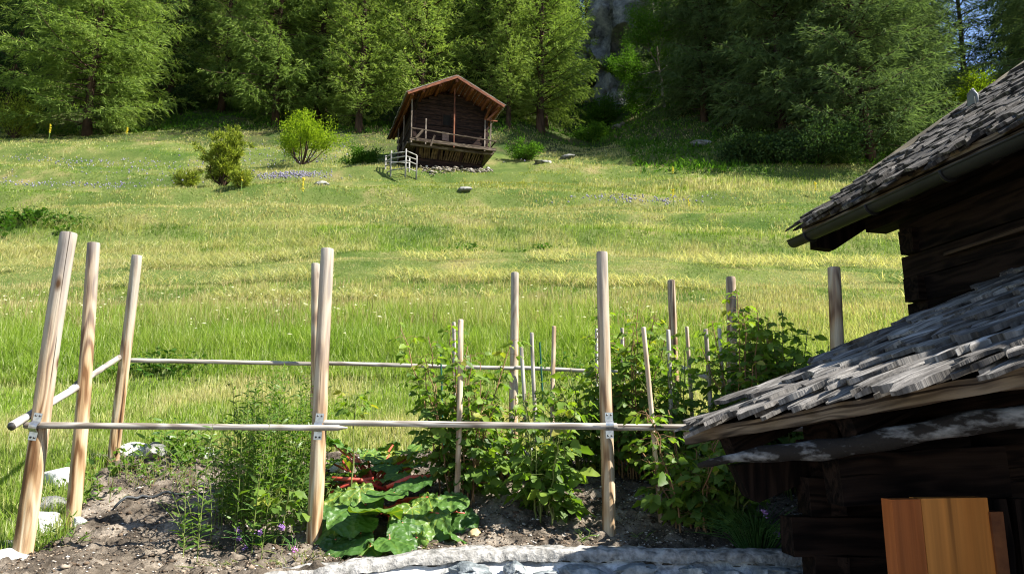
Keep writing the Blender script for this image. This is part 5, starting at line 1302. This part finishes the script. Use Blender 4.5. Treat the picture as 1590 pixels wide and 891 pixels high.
weeds("ground_cover", 375, 886, 4.65, .05, .16, .05, 45, 11, "low ochre moss like plants at the bottom edge of the soil", .022, 1.2, mat=bpy.data.materials["ochre_leaf"])
weeds("ground_cover", 640, 852, 4.95, .05, .10, .05, 26, 12, "low ochre green tuft at the wall under the rhubarb", .025, 1.2, mat=bpy.data.materials["ochre_leaf"])
weeds("seedling", 333, 858, 4.95, .07, .02, .02, 5, 13, "small seedling on the open soil left of the chives", .05, .8)
weeds("seedling", 1000, 838, 5.1, .08, .03, .03, 5, 15, "small seedling on the shaded soil right of the front middle post", .06, .8)
weeds("seedling", 905, 828, 5.1, .10, .05, .03, 6, 16, "small seedling left of the front middle post's foot", .06, .8)

M_NETTLE = leaf_mat("nettle_leaf", [(0, (.025, .065, .014)), (.5, (.050, .115, .020)), (1, (.09, .17, .03))], (1.3, 1.4, .5), .35)
BT = leaf_tmpl(4, .3, .2, .3)
weeds("weed_clump", 40, 372, 25.8, .85, 1.15, .6, 170, 21, "dark lush weed clump in the meadow at the far left, above the leftmost post", .22, .45, mat=M_NETTLE, tmpl=BT)
weeds("weed_clump", 255, 588, 11.1, .5, .42, .15, 46, 23, "dark nettle clump at the edge of the tall grass behind the back rail", .11, .5, mat=M_NETTLE, tmpl=BT)
weeds("weed_clump", 722, 402, 23.5, .42, .35, .2, 22, 24, "small dark weed tuft in the mown meadow above the touching pair of stakes", .16, .4, mat=M_NETTLE, tmpl=BT)
weeds("weed_clump", 850, 398, 23.8, .35, .4, .2, 22, 25, "small dark weed tuft in the mown meadow right of the tall back post", .16, .4, mat=M_NETTLE, tmpl=BT)
weeds("weed_clump", 872, 566, 11.3, .4, .5, .15, 40, 26, "dark green weeds behind the back rail between the tan stake and front middle post", .10, .5, mat=M_NETTLE, tmpl=BT)
weeds("weed_clump", 205, 745, 6.5, .26, .16, .12, 18, 31, "leafy weeds right behind the foot of the third post", .08, .6, tmpl=leaf_tmpl(4, .25, .2, .3))
weeds("weed_clump", 130, 775, 5.8, .14, .14, .12, 20, 32, "low weeds between the flat grey rock and the second post's foot", .06, .8, tmpl=leaf_tmpl(4, .3, .2, .3))
weeds("weed_clump", 75, 842, 5.0, .16, .12, .08, 22, 33, "grassy weeds at the foot of the leftmost post", .07, .8)
weeds("weed_clump", 292, 725, 6.8, .34, .2, .12, 18, 34, "taller weeds in the middle of the border rocks", .10, .5, tmpl=leaf_tmpl(4, .22, .2, .3))
weeds("dry_weeds", 240, 768, 6.1, .24, .25, .12, 22, 35, "sparse reddish dry weeds in the middle of the back soil", .04, .5, mat=M_BRSTEM)
# chives with violet heads
M_CHIVE = leaf_mat("chive", [(0, (.04, .10, .03)), (.5, (.07, .15, .04)), (1, (.12, .2, .05))], (1.3, 1.4, .6), .3)
M_VIO = plain("chive_flower", (.25, .12, .38), (.50, .30, .62), 40, .9)
M_PINK = plain("pink_flower", (.55, .15, .50), (.75, .35, .68), 40, .9)
def chives(px, py, Y, h, n_, heads, seed, label, spread=.12, pinks=()):
    r = np.random.default_rng(seed); x = P(px, py, Y).x; z = G(x, Y); e = empty("chive_plant", (x, Y, z)); tag(e, label, "plant")
    b = MB()
    for k in range(n_):
        a = r.uniform(0, 6.28); o = r.random()*spread; hh = h*r.uniform(.5, 1); bx, by = math.cos(a)*o*.4, math.sin(a)*o*.4
        b.tube([(bx, by, -.02), (bx+math.cos(a)*o*.6, by+math.sin(a)*o*.6, hh*.6), (bx+math.cos(a)*o*1.8, by+math.sin(a)*o*1.8, hh*(.95 if r.random() > .3 else .7))], [.0035, .003, .001], 4, cap=False)
    q = b
    for i, (hx, hy) in enumerate(heads):
        p = P(hx, hy, Y-.02)-Vector((x, Y, z)); q.tube([(0, 0, -.02), (p.x*.5, p.y*.5, p.z*.6), (p.x, p.y, p.z)], .0025, 4, cap=False)
        v, f = blobs(46, np.tile(np.array(p), (46, 1))+r.normal(0, .0085, (46, 3)), r.uniform(.005, .009, 46), seed+i, 1.0)
        mesh("flower_head", v, f, M_PINK if i in pinks else M_VIO, False, e)
    b.build("leaves", M_CHIVE, e, True)
chives(400, 868, 4.95, .16, 30, [(369, 822), (371, 835), (384, 851), (404, 826), (437, 818)], 1, "chive tuft with violet heads in front of the tall weeds", .14)
chives(455, 876, 4.85, .10, 12, [(457, 854)], 2, "thin chive with one pink head left of the front left middle post", .06, (0,))
chives(1175, 838, 4.85, .30, 170, [(1189, 796), (1207, 829)], 3, "large shaded chive clump under the shed eave with two violet heads", .22)

# rhubarb
M_RHUB = leaf_mat("rhubarb_leaf", [(.0, (.035, .095, .018)), (.5, (.060, .140, .022)), (.9, (.11, .20, .03)), (1, (.26, .30, .03))], (1.4, 1.5, .4), .30, gloss=.03, rough=.5)
_t = M_RHUB.node_tree; _mp = coords(_t.nodes, _t.links, (1, 1, 1)); _v = N(_t.nodes, "ShaderNodeTexVoronoi"); _v.inputs['Scale'].default_value = 26; _t.links.new(_mp.outputs[0], _v.inputs['Vector'])
_b = bump(_t.nodes, _t.links, _v.outputs['Distance'], .7, .02)
for _n in _t.nodes:
    if _n.type in ('BSDF_DIFFUSE', 'BSDF_GLOSSY'): _t.links.new(_b, _n.inputs['Normal'])
M_STALK = plain("rhubarb_stalk", (.42, .035, .03), (.58, .12, .07), 6, .45, .1, .003, .4)
def rleaf(size, r, nr=12, na=42):
    """heart shaped ruffled blade, stalk joins at origin, tip to +Y"""
    V = [(0, 0, 0)]; F = []; ph = r.uniform(0, 6, 3)
    for i in range(1, nr+1):
        t = i/nr
        for k in range(na):
            a = 2*math.pi*k/na          # 0 = +Y tip
            ra = (.62+.30*math.cos(a)+.10*math.cos(2*a)) * (1 - .5*math.exp(-((a-math.pi)/.35)**2))
            ra *= 1+.05*math.sin(5*a+ph[0])*t
            x = math.sin(a)*ra*t*.95; y = math.cos(a)*ra*t+.12*t
            z = .055*t**3*math.sin(9*a+ph[1])+.03*t*t*math.sin(17*a+ph[0])+.03*math.sin(8*t+3*a+ph[2])*t-.05*t*t*abs(math.sin(a))-.10*(y if y > 0 else 0)**2
            z += .05*abs(math.sin(3.5*a))*t*1.2
            V.append((x, y, z))
    for k in range(na): F.append((0, 1+k, 1+(k+1) % na))
    for i in range(nr-1):
        for k in range(na): a0 = 1+i*na; F.append((a0+k, a0+na+k, a0+na+(k+1) % na, a0+(k+1) % na))
    return np.array(V)*size, F
def rhubarb(px, py, Y, leaves, seed, label):
    global RH
    r = np.random.default_rng(seed); c0 = P(px, py, Y); c0.z = G(c0.x, Y); RH = e = empty("rhubarb_plant", tuple(c0)); tag(e, label, "plant", "rhubarb plants")
    for (lx, ly, lY, s, az, pit, ti) in leaves:
        p = P(lx, ly, lY)-c0; p.z = max(p.z, G(p.x+c0.x, lY)-c0.z+.05)
        V, F = rleaf(s, r); M = Matrix.Rotation(az, 3, 'Z') @ Matrix.Rotation(pit, 3, 'X')
        vs = [M @ Vector(q)+p for q in V]
        zmin = np.array([G(v_.x+c0.x, v_.y+c0.y)-c0.z for v_ in vs[::9]]).max()
        o = mesh("leaf", vs, F, M_RHUB, True, e, {'tint': np.clip(ti+np.array([0]+[(.34*max(0, 1-abs(math.sin(3.5*2*math.pi*k/42))*5)) + .06*math.sin(i*2.1+k) for i in range(12) for k in range(42)]), 0, 1)})
        b = MB(); st = Vector((r.normal(0, .05), r.normal(0, .05), 0)); mid = st.lerp(p, .5)+Vector((0, 0, .04))
        b.tube([st, mid, p-Vector((0, 0, .004))], [.013, .011, .007], 7); b.build("stalk", M_STALK, e, True)
r = np.random.default_rng(9)
L1 = []
spec = [(560, 832, 4.98, .30), (604, 852, 4.92, .25), (545, 792, 5.15, .32), (648, 838, 5.0, .22), (592, 800, 5.1, .34), (640, 792, 5.25, .32), (612, 768, 5.3, .30), (560, 762, 5.4, .27), (525, 815, 5.1, .24), (655, 748, 5.5, .28), (520, 848, 4.95, .22),
        (682, 800, 5.2, .24), (702, 772, 5.4, .24), (575, 854, 4.9, .2), (722, 800, 5.35, .22), (535, 768, 5.4, .26), (585, 776, 5.3, .26), (625, 815, 5.1, .26), (665, 775, 5.35, .24), (540, 845, 4.92, .2), (505, 785, 5.35, .22), (690, 828, 5.1, .18)]
for (lx, ly, lY, s) in spec: L1.append((lx, ly-4, lY, s*.88, math.pi+r.normal(0, .7), r.normal(-.45, .28), np.clip(r.normal(.55, .25), 0, .88)))
rhubarb(600, 790, 5.55, L1, 1, "front rhubarb with big dark green crinkled leaves by the wall")
L2 = []
for (lx, ly, lY, s) in [(530, 712, 6.0, .22), (570, 700, 6.2, .24), (610, 690, 6.3, .2), (600, 722, 6.0, .22), (640, 700, 6.2, .22), (550, 735, 5.8, .2), (520, 690, 6.3, .2), (625, 735, 5.8, .18), (665, 715, 6.1, .2), (585, 745, 5.7, .16),
        (545, 700, 6.25, .2), (590, 706, 6.2, .18), (650, 722, 6.0, .2), (515, 735, 5.9, .18), (680, 735, 5.9, .18), (560, 720, 6.05, .18), (535, 695, 6.3, .2), (575, 728, 5.95, .16), (605, 705, 6.2, .2), (630, 712, 6.1, .18), (510, 715, 6.1, .2), (655, 690, 6.3, .18), (500, 752, 5.8, .2), (645, 750, 5.7, .18)]:
    L2.append((lx, ly, lY, s*.95, math.pi+r.normal(0, 1.4), r.normal(-.3, .4), np.clip(r.normal(.72, .2), .3, 1)))
rhubarb(575, 770, 5.95, L2, 2, "back rhubarb with yellow green leaves on bright red stalks")
# fallen red stalks visible between the two plants
for i, (a, b_, lb) in enumerate((((510, 768), (580, 742), "thick red rhubarb stalk lying left in the open heart of the plant"), ((515, 742), (600, 760), "red rhubarb stalk lying across the middle of the patch"), ((600, 756), (672, 738), "red rhubarb stalk lying at the right of the patch"))):
    q0 = P(*a, 5.55); q1 = P(*b_, 5.65); b = MB(); b.tube([q0, q0.lerp(q1, .5)+Vector((0, 0, .03)), q1], [.014, .016, .011], 8); o = b.build("stalk", M_STALK, RH, True); o.location = -RH.location; o['label'] = lb
# dark green lush clump of grass far left of the meadow
